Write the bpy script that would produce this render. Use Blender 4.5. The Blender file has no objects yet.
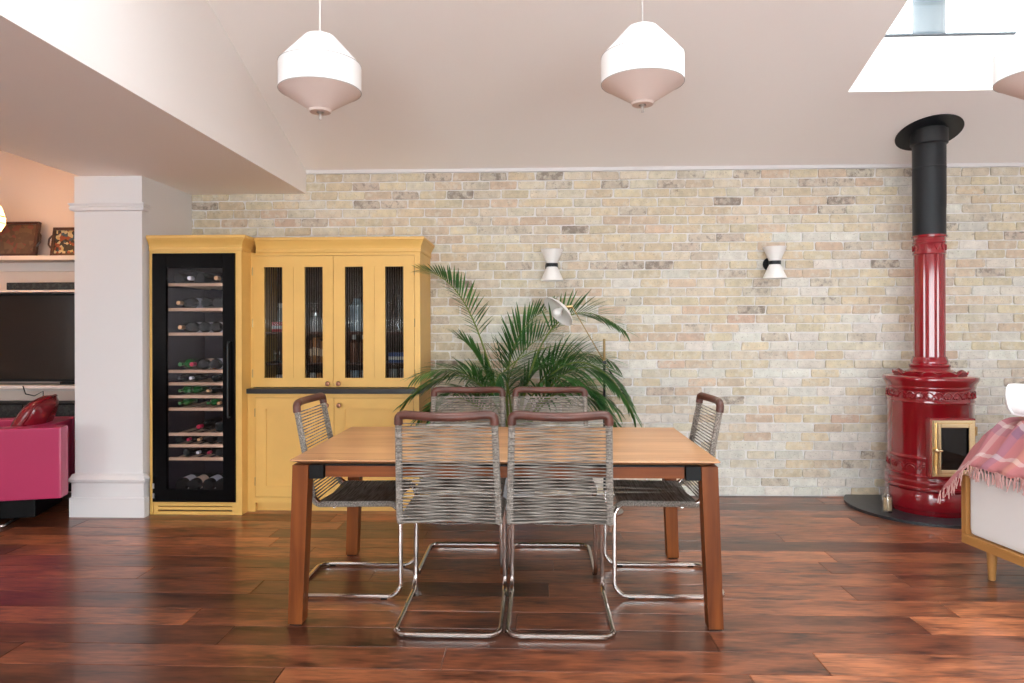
import bpy, bmesh, math, random
from mathutils import Vector, Matrix
R = math.radians
PI = math.pi
rnd = random.Random(7)
scene = bpy.context.scene
C = scene.collection

# ------------------------------------------------------------------ camera
cam = bpy.data.objects.new('camera', bpy.data.cameras.new('camera'))
C.objects.link(cam)
cam.data.sensor_width = 36.0
cam.data.lens = 24.0
cam.data.shift_y = -13.5 / 1024
cam.data.clip_start = 0.05
cam.matrix_world = (Matrix.Translation((0, 0, 1.33)) @ Matrix.Rotation(R(2.0), 4, 'Z')
                    @ Matrix.Rotation(R(90), 4, 'X') @ Matrix.Rotation(-0.0025, 4, 'Z'))
scene.camera = cam

# ------------------------------------------------------------------ world (bright overcast sky)
world = bpy.data.worlds.new('world')
scene.world = world
world.use_nodes = True
bg = world.node_tree.nodes['Background']
bg.inputs['Color'].default_value = (0.93, 0.97, 1.0, 1)
bg.inputs['Strength'].default_value = 7.0
scene.view_settings.view_transform = 'Standard'
scene.view_settings.look = 'None'
scene.view_settings.gamma = 1.0
scene.view_settings.use_curve_mapping = False
scene.view_settings.exposure = 0.75
scene.cycles.max_bounces = 10
scene.cycles.diffuse_bounces = 6
scene.cycles.transparent_max_bounces = 12
scene.cycles.transmission_bounces = 8


def portal(loc, rot, sx, sy):
    d = bpy.data.lights.new('sky_portal', 'AREA')
    d.shape = 'RECTANGLE'; d.size = sx; d.size_y = sy
    d.cycles.is_portal = True
    o = bpy.data.objects.new('sky_portal', d); C.objects.link(o)
    o.location = loc; o.rotation_euler = rot
    return o


# room numbers -------------------------------------------------------
YW = 5.45            # brick wall
ZC = 2.595           # ceiling height at the brick wall
SL = 0.35            # roof slope (rises towards the camera)
XS = -1.845          # soffit side face
XSL = -3.235         # soffit far edge
ZS = 2.415           # soffit underside
XR = 4.4             # right wall
YB = -2.6            # rear wall (behind the camera)
YR = 0.9             # ridge
def zc(y): return ZC + SL * (YW - max(y, YR))
TH = 0.36            # roof thickness
# roof windows (x0, x1, y0, y1)
SKY = [(2.075, 3.30, 3.84, 4.605), (-1.30, -0.10, 1.25, 2.75), (0.75, 2.15, 1.45, 3.35)]  # last opening is unseen, added to brighten the right side
for x0, x1, y0, y1 in SKY:
    ang = math.atan(SL)
    portal(((x0+x1)/2, (y0+y1)/2, zc((y0+y1)/2) + TH + 0.03), (-ang, 0, 0), x1-x0, (y1-y0)/math.cos(ang))
portal((0.8, YB - 0.05, 1.2), (R(90), 0, 0), 5.6, 2.3)
portal((-7.25, -1.3, 1.5), (0, R(-90), 0), 1.7, 2.0)

# ------------------------------------------------------------------ materials
MATS = {}
def mat(name, col, rough=0.5, metal=0.0, coat=0.0, bump=0.0, bscale=200.0, spec=0.5, var=0.0, vscale=8.0, emit=None, estr=0.0, sub=0.0):
    m = bpy.data.materials.new(name); m.use_nodes = True
    nt = m.node_tree; b = nt.nodes['Principled BSDF']
    b.inputs['Base Color'].default_value = (*col, 1)
    b.inputs['Roughness'].default_value = rough
    b.inputs['Metallic'].default_value = metal
    b.inputs['Coat Weight'].default_value = coat
    b.inputs['Coat Roughness'].default_value = 0.08
    b.inputs['Specular IOR Level'].default_value = spec
    if emit:
        b.inputs['Emission Color'].default_value = (*emit, 1); b.inputs['Emission Strength'].default_value = estr
    tc = nt.nodes.new('ShaderNodeTexCoord')
    if bump:
        n = nt.nodes.new('ShaderNodeTexNoise'); n.inputs['Scale'].default_value = bscale; n.inputs['Detail'].default_value = 4
        nt.links.new(tc.outputs['Object'], n.inputs['Vector'])
        bp = nt.nodes.new('ShaderNodeBump'); bp.inputs['Strength'].default_value = bump; bp.inputs['Distance'].default_value = 0.003
        nt.links.new(n.outputs['Fac'], bp.inputs['Height']); nt.links.new(bp.outputs['Normal'], b.inputs['Normal'])
    if var:
        n = nt.nodes.new('ShaderNodeTexNoise'); n.inputs['Scale'].default_value = vscale; n.inputs['Detail'].default_value = 5
        nt.links.new(tc.outputs['Object'], n.inputs['Vector'])
        r = nt.nodes.new('ShaderNodeValToRGB')
        r.color_ramp.elements[0].position = 0.3; r.color_ramp.elements[1].position = 0.7
        r.color_ramp.elements[0].color = (*[max(0, c*(1-var)) for c in col], 1)
        r.color_ramp.elements[1].color = (*[min(1, c*(1+var)) for c in col], 1)
        nt.links.new(n.outputs['Fac'], r.inputs['Fac']); nt.links.new(r.outputs['Color'], b.inputs['Base Color'])
    MATS[name] = m
    return m


def wood(name, dark, light, axis=0, rough=0.4, coat=0.0, scale=1.0, objcol=False, spec=0.5, r0=0.36, r1=0.68, along=1.6):
    """grain runs along local axis; per-object offset"""
    m = bpy.data.materials.new(name); m.use_nodes = True
    nt = m.node_tree; b = nt.nodes['Principled BSDF']; N = nt.nodes.new; L = nt.links.new
    tc = N('ShaderNodeTexCoord'); oi = N('ShaderNodeObjectInfo')
    off = N('ShaderNodeVectorMath'); off.operation = 'MULTIPLY_ADD'
    cmb = N('ShaderNodeCombineXYZ')
    mul = N('ShaderNodeMath'); mul.operation = 'MULTIPLY'; mul.inputs[1].default_value = 37.0
    L(oi.outputs['Random'], mul.inputs[0])
    for i in range(3): L(mul.outputs[0], cmb.inputs[i])
    L(tc.outputs['Object'], off.inputs[0]); off.inputs[1].default_value = (1, 1, 1); L(cmb.outputs[0], off.inputs[2])
    mp = N('ShaderNodeMapping')
    s = [28.0*scale]*3; s[axis] = along*scale
    mp.inputs['Scale'].default_value = s
    L(off.outputs[0], mp.inputs['Vector'])
    n1 = N('ShaderNodeTexNoise'); n1.inputs['Scale'].default_value = 1.0; n1.inputs['Detail'].default_value = 6; n1.inputs['Distortion'].default_value = 0.6
    L(mp.outputs[0], n1.inputs['Vector'])
    mp2 = N('ShaderNodeMapping'); s2 = [5.0*scale]*3; s2[axis] = 1.5*scale; mp2.inputs['Scale'].default_value = s2
    L(off.outputs[0], mp2.inputs['Vector'])
    n2 = N('ShaderNodeTexNoise'); n2.inputs['Scale'].default_value = 1.0; n2.inputs['Detail'].default_value = 4
    L(mp2.outputs[0], n2.inputs['Vector'])
    add = N('ShaderNodeMath'); add.operation = 'MULTIPLY_ADD'; add.inputs[1].default_value = 0.55
    L(n2.outputs['Fac'], add.inputs[0])
    sc2 = N('ShaderNodeMath'); sc2.operation = 'MULTIPLY'; sc2.inputs[1].default_value = 0.5
    L(n1.outputs['Fac'], sc2.inputs[0]); L(sc2.outputs[0], add.inputs[2])
    r = N('ShaderNodeValToRGB')
    r.color_ramp.elements[0].position = r0; r.color_ramp.elements[1].position = r1
    r.color_ramp.elements[0].color = (*dark, 1); r.color_ramp.elements[1].color = (*light, 1)
    L(add.outputs[0], r.inputs['Fac'])
    out = r.outputs['Color']
    if objcol:
        mx = N('ShaderNodeMix'); mx.data_type = 'RGBA'; mx.blend_type = 'MULTIPLY'; mx.inputs['Factor'].default_value = 1.0
        L(out, mx.inputs[6]); L(oi.outputs['Color'], mx.inputs[7]); out = mx.outputs[2]
    L(out, b.inputs['Base Color'])
    b.inputs['Roughness'].default_value = rough; b.inputs['Specular IOR Level'].default_value = spec
    b.inputs['Coat Weight'].default_value = coat; b.inputs['Coat Roughness'].default_value = 0.12
    bp = N('ShaderNodeBump'); bp.inputs['Strength'].default_value = 0.12; bp.inputs['Distance'].default_value = 0.002
    L(n1.outputs['Fac'], bp.inputs['Height']); L(bp.outputs['Normal'], b.inputs['Normal'])
    MATS[name] = m
    return m


def thin_glass(name, tint, refl=0.04, rough=0.02, power=4.0):
    m = bpy.data.materials.new(name); m.use_nodes = True
    nt = m.node_tree; N = nt.nodes.new; L = nt.links.new
    for n in list(nt.nodes):
        if n.type == 'BSDF_PRINCIPLED': nt.nodes.remove(n)
    t = N('ShaderNodeBsdfTransparent'); t.inputs['Color'].default_value = (*tint, 1)
    g = N('ShaderNodeBsdfGlossy'); g.inputs['Roughness'].default_value = rough
    lw = N('ShaderNodeLayerWeight'); lw.inputs['Blend'].default_value = 0.5
    pw = N('ShaderNodeMath'); pw.operation = 'POWER'; pw.inputs[1].default_value = power; L(lw.outputs['Facing'], pw.inputs[0])
    ma = N('ShaderNodeMath'); ma.operation = 'MULTIPLY_ADD'; ma.inputs[1].default_value = 0.9; ma.inputs[2].default_value = refl; L(pw.outputs[0], ma.inputs[0])
    mx = N('ShaderNodeMixShader')
    L(ma.outputs[0], mx.inputs[0]); L(t.outputs[0], mx.inputs[1]); L(g.outputs[0], mx.inputs[2])
    L(mx.outputs[0], nt.nodes['Material Output'].inputs['Surface'])
    MATS[name] = m
    return m


def solid_glass(name, col, rough=0.0):
    m = bpy.data.materials.new(name); m.use_nodes = True
    b = m.node_tree.nodes['Principled BSDF']
    b.inputs['Base Color'].default_value = (*col, 1); b.inputs['Roughness'].default_value = rough
    b.inputs['Transmission Weight'].default_value = 1.0; b.inputs['IOR'].default_value = 1.45
    MATS[name] = m
    return m


mat('paint_white', (0.755, 0.74, 0.745), 0.6, bump=0.05, bscale=300)
mat('paint_ceiling', (0.90, 0.865, 0.85), 0.7)
mat('paint_blush', (0.72, 0.58, 0.50), 0.7)
mat('paint_shelf', (0.70, 0.62, 0.57), 0.55)
mat('mortar', (0.81, 0.79, 0.775), 0.9, bump=0.5, bscale=180, var=0.08, vscale=20)
mat('yellow_paint', (0.76, 0.455, 0.125), 0.42, bump=0.03, bscale=150, var=0.03)
mat('black_gloss', (0.002, 0.002, 0.0025), 0.10, spec=0.09)
mat('black_matt', (0.004, 0.004, 0.0045), 0.5, spec=0.2)
mat('black_metal', (0.010, 0.012, 0.015), 0.42, spec=0.35)
mat('worktop_black', (0.02, 0.02, 0.021), 0.3)
mat('chrome', (0.72, 0.68, 0.65), 0.17, metal=1.0)
mat('steel', (0.6, 0.6, 0.6), 0.3, metal=1.0)
mat('brass', (0.42, 0.30, 0.14), 0.3, metal=1.0)
mat('polished_brass', (0.90, 0.72, 0.44), 0.22, metal=1.0)
mat('copper_knob', (0.30, 0.14, 0.09), 0.3, metal=0.9)
def cord_mat():
    m = bpy.data.materials.new('cord'); m.use_nodes = True
    nt = m.node_tree; b = nt.nodes['Principled BSDF']; N = nt.nodes.new; L = nt.links.new
    tc = N('ShaderNodeTexCoord'); mp = N('ShaderNodeMapping'); mp.inputs['Scale'].default_value = (4, 170, 170)
    L(tc.outputs['Object'], mp.inputs['Vector'])
    n = N('ShaderNodeTexNoise'); n.inputs['Scale'].default_value = 1.0; n.inputs['Detail'].default_value = 3; L(mp.outputs[0], n.inputs['Vector'])
    r = N('ShaderNodeValToRGB'); r.color_ramp.elements[0].position = .36; r.color_ramp.elements[1].position = .66
    r.color_ramp.elements[0].color = (.11, .09, .075, 1); r.color_ramp.elements[1].color = (.40, .36, .32, 1)
    L(n.outputs['Fac'], r.inputs['Fac']); L(r.outputs['Color'], b.inputs['Base Color'])
    b.inputs['Roughness'].default_value = .7
    MATS['cord'] = m
cord_mat()
mat('grip_brown', (0.095, 0.032, 0.022), 0.4, bump=0.15, bscale=90, var=0.3, vscale=14)
mat('red_enamel', (0.24, 0.003, 0.010), 0.10, coat=0.9, bump=0.05, bscale=14)
mat('slate', (0.022, 0.025, 0.03), 0.32, bump=0.15, bscale=60, var=0.4, vscale=40)
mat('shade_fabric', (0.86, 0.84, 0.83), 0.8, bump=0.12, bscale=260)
mat('shade_under_bounce', (0.70, 0.585, 0.54), 0.75, bump=0.12, bscale=200)  # pink floor bounce and shade painted into the lower fabric
mat('seam_grey', (0.30, 0.26, 0.25), 0.8)
mat('white_enamel', (0.82, 0.80, 0.78), 0.35)
mat('linen_white', (0.72, 0.69, 0.68), 0.9, bump=0.35, bscale=420)
mat('cotton_white', (0.85, 0.85, 0.86), 0.9, bump=0.2, bscale=60)
mat('pink_leather', (0.46, 0.034, 0.115), 0.32, coat=0.15, bump=0.12, bscale=70)
mat('red_leather', (0.20, 0.006, 0.014), 0.25, coat=0.3, bump=0.15, bscale=40)
mat('tv_black', (0.012, 0.008, 0.006), 0.12)
mat('pipe_grey', (0.022, 0.032, 0.040), 0.6)
mat('frame_grey', (0.05, 0.06, 0.07), 0.4)
mat('cooler_inside', (0.014, 0.011, 0.017), 0.5, spec=0.2)
mat('bottle_dark', (0.003, 0.005, 0.0045), 0.08, spec=0.22)
mat('bottle_green', (0.02, 0.16, 0.03), 0.1, coat=0.5)
mat('foil_red', (0.45, 0.02, 0.06), 0.3, metal=0.3)
mat('foil_gold', (0.7, 0.42, 0.2), 0.3, metal=0.7)
mat('foil_white', (0.75, 0.76, 0.78), 0.3, metal=0.2)
mat('foil_black', (0.02, 0.02, 0.025), 0.25)
mat('label_cream', (0.7, 0.52, 0.36), 0.7)
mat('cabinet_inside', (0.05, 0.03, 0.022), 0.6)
mat('terracotta', (0.30, 0.30, 0.31), 0.8, bump=0.2, bscale=40)
mat('soil', (0.03, 0.02, 0.014), 0.95, bump=0.8, bscale=60)
mat('palm_stem', (0.16, 0.22, 0.04), 0.5)
def paper_mat():
    m = bpy.data.materials.new('lantern_paper'); m.use_nodes = True
    nt = m.node_tree; N = nt.nodes.new; L = nt.links.new
    nt.nodes.remove(nt.nodes['Principled BSDF'])
    d = N('ShaderNodeBsdfDiffuse'); d.inputs['Color'].default_value = (.6, .45, .26, 1)
    t = N('ShaderNodeBsdfTranslucent'); t.inputs['Color'].default_value = (.42, .27, .12, 1)
    mx = N('ShaderNodeMixShader'); mx.inputs[0].default_value = .6
    L(d.outputs[0], mx.inputs[1]); L(t.outputs[0], mx.inputs[2]); L(mx.outputs[0], nt.nodes['Material Output'].inputs['Surface'])
    MATS['lantern_paper'] = m
paper_mat()
mat('bulb_white', (0.9, 0.9, 0.88), 0.3)
mat('matches', (0.72, 0.50, 0.30), 0.8, var=0.3, vscale=90)
mat('tray_red', (0.30, 0.05, 0.035), 0.5)
mat('paving', (0.68, 0.67, 0.66), 0.85, var=0.1)
mat('plaster_plain', (0.72, 0.68, 0.66), 0.8)
wood('floor_wood', (0.035, 0.010, 0.0075), (0.37, 0.125, 0.056), 0, rough=0.30, coat=0.22, objcol=True, scale=2.0, r0=.37, r1=.66, along=4.5)
wood('table_top_wood', (0.44, 0.20, 0.088), (0.66, 0.36, 0.17), 0, rough=0.33, coat=0.1)
wood('table_leg_wood_shaded', (0.09, 0.021, 0.005), (0.25, 0.070, 0.015), 2, rough=0.42, spec=0.2)  # same teak as the top, its dimmer light painted as darker colour
wood('table_rail_wood_shaded', (0.10, 0.023, 0.006), (0.26, 0.072, 0.017), 0, rough=0.42, spec=0.2)  # darkened like the legs, weaker light put into the colour
wood('oak', (0.34, 0.15, 0.04), (0.52, 0.26, 0.085), 1, rough=0.4)
wood('oak_leg', (0.34, 0.15, 0.04), (0.52, 0.26, 0.085), 2, rough=0.4)
wood('beech', (0.50, 0.32, 0.19), (0.68, 0.47, 0.30), 0, rough=0.5)
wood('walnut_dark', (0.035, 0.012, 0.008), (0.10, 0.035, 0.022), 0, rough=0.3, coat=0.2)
thin_glass('clear_pane', (0.96, 0.98, 0.98))
thin_glass('cooler_pane', (0.93, 0.92, 0.95), 0.015)
thin_glass('jar_glass', (0.86, 0.9, 0.9))
thin_glass('reeded_glass', (0.92, 0.93, 0.93), 0.06, 0.06, 3.0)
thin_glass('reeded_valley_shaded', (0.16, 0.15, 0.14), 0.015, 0.1, 5.0)
thin_glass('bottle_glass', (0.93, 0.95, 0.95), 0.07, 0.02, 2.0)
thin_glass('stove_glass', (0.28, 0.2, 0.18))


def brick_mat(name, attr):
    m = bpy.data.materials.new(name); m.use_nodes = True
    nt = m.node_tree; b = nt.nodes['Principled BSDF']; N = nt.nodes.new; L = nt.links.new
    if attr:
        a = N('ShaderNodeVertexColor'); a.layer_name = 'Col'
    else:
        a = N('ShaderNodeObjectInfo')
    g = N('ShaderNodeNewGeometry')
    n1 = N('ShaderNodeTexNoise'); n1.inputs['Scale'].default_value = 21; n1.inputs['Detail'].default_value = 7; n1.inputs['Roughness'].default_value = 0.72
    L(g.outputs['Position'], n1.inputs['Vector'])
    n2 = N('ShaderNodeTexNoise'); n2.inputs['Scale'].default_value = 16; n2.inputs['Detail'].default_value = 5
    L(g.outputs['Position'], n2.inputs['Vector'])
    # slow tone inside the brick
    r2 = N('ShaderNodeMapRange'); r2.inputs['From Min'].default_value = 0.3; r2.inputs['From Max'].default_value = 0.7
    r2.inputs['To Min'].default_value = 0.82; r2.inputs['To Max'].default_value = 1.12
    L(n2.outputs['Fac'], r2.inputs['Value'])
    mx = N('ShaderNodeVectorMath'); mx.operation = 'SCALE'
    L(a.outputs['Color'], mx.inputs[0]); L(r2.outputs[0], mx.inputs['Scale'])
    # lime smears
    lim = N('ShaderNodeMapRange'); lim.inputs['From Min'].default_value = 0.52; lim.inputs['From Max'].default_value = 0.66
    lim.inputs['To Max'].default_value = 0.6
    n3 = N('ShaderNodeTexNoise'); n3.inputs['Scale'].default_value = 24; n3.inputs['Detail'].default_value = 6
    L(g.outputs['Position'], n3.inputs['Vector']); L(n3.outputs['Fac'], lim.inputs['Value'])
    m1 = N('ShaderNodeMix'); m1.data_type = 'RGBA'; L(lim.outputs[0], m1.inputs['Factor']); L(mx.outputs[0], m1.inputs[6]); m1.inputs[7].default_value = (0.72, 0.68, 0.60, 1)
    # burnt mottles: amount in alpha
    thr = N('ShaderNodeMath'); thr.operation = 'MULTIPLY_ADD'; thr.inputs[1].default_value = -0.26; thr.inputs[2].default_value = 0.72
    L(a.outputs['Alpha'], thr.inputs[0])
    sub = N('ShaderNodeMath'); sub.operation = 'SUBTRACT'; L(n1.outputs['Fac'], sub.inputs[0]); L(thr.outputs[0], sub.inputs[1])
    sc = N('ShaderNodeMath'); sc.operation = 'MULTIPLY'; sc.inputs[1].default_value = 8.0; sc.use_clamp = True; L(sub.outputs[0], sc.inputs[0])
    sc3 = N('ShaderNodeMath'); sc3.operation = 'MULTIPLY'; sc3.inputs[1].default_value = 0.72; L(sc.outputs[0], sc3.inputs[0])
    m2 = N('ShaderNodeMix'); m2.data_type = 'RGBA'; L(sc3.outputs[0], m2.inputs['Factor']); L(m1.outputs[2], m2.inputs[6]); m2.inputs[7].default_value = (0.16, 0.13, 0.11, 1)
    n4 = N('ShaderNodeTexNoise'); n4.inputs['Scale'].default_value = 95; n4.inputs['Detail'].default_value = 3
    L(g.outputs['Position'], n4.inputs['Vector'])
    pit = N('ShaderNodeMapRange'); pit.inputs['From Min'].default_value = 0.60; pit.inputs['From Max'].default_value = 0.70; pit.inputs['To Max'].default_value = 0.55
    L(n4.outputs['Fac'], pit.inputs['Value'])
    m3 = N('ShaderNodeMix'); m3.data_type = 'RGBA'; L(pit.outputs[0], m3.inputs['Factor']); L(m2.outputs[2], m3.inputs[6]); m3.inputs[7].default_value = (0.27, 0.215, 0.165, 1)
    L(m3.outputs[2], b.inputs['Base Color'])
    b.inputs['Roughness'].default_value = 0.9
    bp = N('ShaderNodeBump'); bp.inputs['Strength'].default_value = 1.0; bp.inputs['Distance'].default_value = 0.006
    L(n1.outputs['Fac'], bp.inputs['Height']); L(bp.outputs['Normal'], b.inputs['Normal'])
    MATS[name] = m
brick_mat('brick_object', False)
brick_mat('brick_field', True)


def leaf_mat():
    m = bpy.data.materials.new('palm_leaf'); m.use_nodes = True
    nt = m.node_tree; b = nt.nodes['Principled BSDF']; N = nt.nodes.new; L = nt.links.new
    g = N('ShaderNodeNewGeometry')
    n = N('ShaderNodeTexNoise'); n.inputs['Scale'].default_value = 6; L(g.outputs['Position'], n.inputs['Vector'])
    r = N('ShaderNodeValToRGB'); r.color_ramp.elements[0].position = .35; r.color_ramp.elements[1].position = .68
    r.color_ramp.elements[0].color = (0.014, 0.075, 0.022, 1); r.color_ramp.elements[1].color = (0.07, 0.20, 0.045, 1)
    L(n.outputs['Fac'], r.inputs['Fac']); L(r.outputs['Color'], b.inputs['Base Color'])
    b.inputs['Roughness'].default_value = 0.38
    t = N('ShaderNodeBsdfTranslucent'); t.inputs['Color'].default_value = (0.12, 0.28, 0.05, 1)
    mx = N('ShaderNodeMixShader'); mx.inputs[0].default_value = 0.18
    L(b.outputs[0], mx.inputs[1]); L(t.outputs[0], mx.inputs[2]); L(mx.outputs[0], nt.nodes['Material Output'].inputs['Surface'])
    MATS['palm_leaf'] = m
leaf_mat()


def plaid_mat():
    """woven throw: stripes from a face-independent UV map"""
    m = bpy.data.materials.new('plaid'); m.use_nodes = True
    nt = m.node_tree; b = nt.nodes['Principled BSDF']; N = nt.nodes.new; L = nt.links.new
    uv = N('ShaderNodeUVMap'); uv.uv_map = 'UVMap'
    sp = N('ShaderNodeSeparateXYZ'); L(uv.outputs[0], sp.inputs[0])
    def ramp(out, stops):
        r = N('ShaderNodeValToRGB'); r.color_ramp.interpolation = 'CONSTANT'
        e = r.color_ramp.elements
        e[0].position = stops[0][0]; e[0].color = (*stops[0][1], 1)
        e[1].position = stops[1][0]; e[1].color = (*stops[1][1], 1)
        for p, c in stops[2:]:
            k = e.new(p); k.color = (*c, 1)
        L(out, r.inputs['Fac']); return r.outputs['Color']
    pk, mv, pu, og, wh = (0.40, .135, .14), (.27, .11, .14), (.12, .09, .18), (.42, .19, .11), (.52, .37, .35)
    a = ramp(sp.outputs[0], [(0, pk), (.08, wh), (.11, pk), (.24, mv), (.30, wh), (.33, pk), (.43, og), (.47, pk), (.56, pu), (.64, mv), (.70, og), (.75, pk), (.88, wh), (.92, pu)])
    c = ramp(sp.outputs[1], [(0, pk), (.14, mv), (.22, wh), (.26, pk), (.40, pu), (.46, pk), (.6, og), (.66, pk), (.8, mv), (.9, pk)])
    mx = N('ShaderNodeMix'); mx.data_type = 'RGBA'; mx.inputs['Factor'].default_value = 0.35
    L(a, mx.inputs[6]); L(c, mx.inputs[7]); L(mx.outputs[2], b.inputs['Base Color'])
    b.inputs['Roughness'].default_value = 0.95
    tc = N('ShaderNodeTexCoord'); n = N('ShaderNodeTexNoise'); n.inputs['Scale'].default_value = 260; L(tc.outputs['Object'], n.inputs['Vector'])
    bp = N('ShaderNodeBump'); bp.inputs['Strength'].default_value = 0.6; bp.inputs['Distance'].default_value = 0.004
    L(n.outputs['Fac'], bp.inputs['Height']); L(bp.outputs['Normal'], b.inputs['Normal'])
    MATS['plaid'] = m
plaid_mat()


def pattern_mat(name, cols, scale, rough=0.5):
    m = bpy.data.materials.new(name); m.use_nodes = True
    nt = m.node_tree; b = nt.nodes['Principled BSDF']; N = nt.nodes.new; L = nt.links.new
    tc = N('ShaderNodeTexCoord'); v = N('ShaderNodeTexVoronoi'); v.inputs['Scale'].default_value = scale
    L(tc.outputs['Object'], v.inputs['Vector'])
    sp = N('ShaderNodeSeparateXYZ'); L(v.outputs['Color'], sp.inputs[0])
    r = N('ShaderNodeValToRGB'); r.color_ramp.interpolation = 'CONSTANT'; e = r.color_ramp.elements
    e[0].position = 0; e[0].color = (*cols[0], 1); e[1].position = 1/len(cols); e[1].color = (*cols[1], 1)
    for i, c in enumerate(cols[2:], 2):
        k = e.new(i/len(cols)); k.color = (*c, 1)
    L(sp.outputs[0], r.inputs['Fac']); L(r.outputs['Color'], b.inputs['Base Color']); b.inputs['Roughness'].default_value = rough
    MATS[name] = m
pattern_mat('tray_mosaic', [(.02, .012, .01), (.45, .34, .16), (.02, .02, .02), (.25, .05, .02), (.5, .42, .25), (.03, .07, .10)], 42, .35)
pattern_mat('tray_picture', [(.10, .06, .035), (.13, .08, .045), (.09, .05, .03), (.16, .05, .035)], 30, .4)
pattern_mat('wicker_black', [(.004, .004, .004), (.01, .01, .01), (.025, .028, .025)], 60, .5)
M = MATS

# ------------------------------------------------------------------ mesh builder
class MB:
    def __init__(s):
        s.v = []; s.f = []; s.smooth = []; s.bev = False
    def add(s, verts, faces, smooth=False):
        o = len(s.v); s.v += [tuple(p) for p in verts]
        s.f += [tuple(i + o for i in f) for f in faces]; s.smooth += [smooth] * len(faces)
        return s
    def box(s, x0, x1, y0, y1, z0, z1, bev=0.0):
        if bev <= 0:
            v = [(x, y, z) for z in (z0, z1) for y in (y0, y1) for x in (x0, x1)]
            return s.add(v, [(0, 2, 3, 1), (4, 5, 7, 6), (0, 1, 5, 4), (2, 6, 7, 3), (0, 4, 6, 2), (1, 3, 7, 5)])
        s.bev = True
        bm = bmesh.new(); bmesh.ops.create_cube(bm, size=1)
        for p in bm.verts:
            p.co = Vector(((x0+x1)/2 + p.co.x*(x1-x0), (y0+y1)/2 + p.co.y*(y1-y0), (z0+z1)/2 + p.co.z*(z1-z0)))
        bmesh.ops.bevel(bm, geom=bm.edges[:], offset=bev, segments=2, profile=0.6, affect='EDGES', clamp_overlap=True)
        bm.verts.index_update()
        s.add([p.co[:] for p in bm.verts], [tuple(q.index for q in f.verts) for f in bm.faces], True)
        bm.free(); return s
    def prism(s, pts, z0, z1):      # polygon in xy
        n = len(pts)
        v = [(x, y, z0) for x, y in pts] + [(x, y, z1) for x, y in pts]
        return s.add(v, [tuple(reversed(range(n))), tuple(range(n, 2*n))] + [(i, (i+1) % n, (i+1) % n + n, i+n) for i in range(n)])
    def frustum(s, a, b, bev=0):    # a, b: (cx, cy, z, hx, hy)
        v = []
        for cx, cy, z, hx, hy in (a, b):
            v += [(cx-hx, cy-hy, z), (cx+hx, cy-hy, z), (cx+hx, cy+hy, z), (cx-hx, cy+hy, z)]
        return s.add(v, [(3, 2, 1, 0), (4, 5, 6, 7)] + [(i, (i+1) % 4, (i+1) % 4+4, i+4) for i in range(4)])
    def lathe(s, prof, n=32, c=(0, 0), a0=0.0, a1=2*PI, closed=True):
        v = []; f = []; k = len(prof)
        m = n if closed else n + 1
        for i in range(m):
            a = a0 + (a1-a0)*i/n
            for r, z in prof: v.append((c[0]+r*math.cos(a), c[1]+r*math.sin(a), z))
        for i in range(n):
            j = (i+1) % m
            for q in range(k-1): f.append((i*k+q, j*k+q, j*k+q+1, i*k+q+1))
        return s.add(v, f, True)
    def tube(s, pts, rad, n=8, cap=True, closed=False):
        pts = [Vector(p) for p in pts]; k = len(pts)
        rr = rad if isinstance(rad, (list, tuple)) else [rad]*k
        tang = []
        for i in range(k):
            a = pts[i-1] if (i > 0 or closed) else pts[i]
            b = pts[(i+1) % k] if (i < k-1 or closed) else pts[i]
            tang.append((b-a).normalized())
        t = tang[0]; up = Vector((0, 0, 1)) if abs(t.z) < .9 else Vector((1, 0, 0))
        u = t.cross(up).normalized(); v = []; f = []
        for i in range(k):
            if i: u = (u - tang[i]*u.dot(tang[i])).normalized()
            w = tang[i].cross(u)
            for q in range(n):
                a = 2*PI*q/n
                v.append(pts[i] + (u*math.cos(a)+w*math.sin(a))*rr[i])
        kk = k if closed else k-1
        for i in range(kk):
            for q in range(n):
                f.append((i*n+q, i*n+(q+1) % n, ((i+1) % k)*n+(q+1) % n, ((i+1) % k)*n+q))
        if cap and not closed:
            f.append(tuple(reversed(range(n)))); f.append(tuple((k-1)*n+q for q in range(n)))
        return s.add(v, f, True)
    def ball(s, c, r, n=10, sc=(1, 1, 1)):
        v = []; f = []
        for i in range(n+1):
            t = PI*i/n
            for j in range(2*n):
                a = PI*j/n
                v.append((c[0]+r*sc[0]*math.sin(t)*math.cos(a), c[1]+r*sc[1]*math.sin(t)*math.sin(a), c[2]+r*sc[2]*math.cos(t)))
        for i in range(n):
            for j in range(2*n):
                f.append((i*2*n+j, (i+1)*2*n+j, (i+1)*2*n+(j+1) % (2*n), i*2*n+(j+1) % (2*n)))
        return s.add(v, f, True)
    def xf(s, mtx, start=0):
        for i in range(start, len(s.v)): s.v[i] = tuple(mtx @ Vector(s.v[i]))
        return s
    def mesh(s, name, angle=35):
        me = bpy.data.meshes.new(name); me.from_pydata(s.v, [], s.f)
        me.polygons.foreach_set('use_smooth', s.smooth)
        bm = bmesh.new(); bm.from_mesh(me); bmesh.ops.remove_doubles(bm, verts=bm.verts, dist=1e-5)
        bmesh.ops.recalc_face_normals(bm, faces=bm.faces); bm.to_mesh(me); bm.free()
        if any(s.smooth): me.set_sharp_from_angle(angle=R(angle))
        me.update(); return me
    def build(s, name, m, parent=None, angle=35):
        o = link(name, s.mesh(name, 50 if s.bev else angle), m, parent)
        if s.bev:
            w = o.modifiers.new('normals', 'WEIGHTED_NORMAL'); w.keep_sharp = True; w.weight = 100
        return o


def link(name, me, m, parent=None):
    if m is not None and not me.materials: me.materials.append(M[m] if isinstance(m, str) else m)
    o = bpy.data.objects.new(name, me); C.objects.link(o)
    if parent is not None: o.parent = parent
    return o


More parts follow.
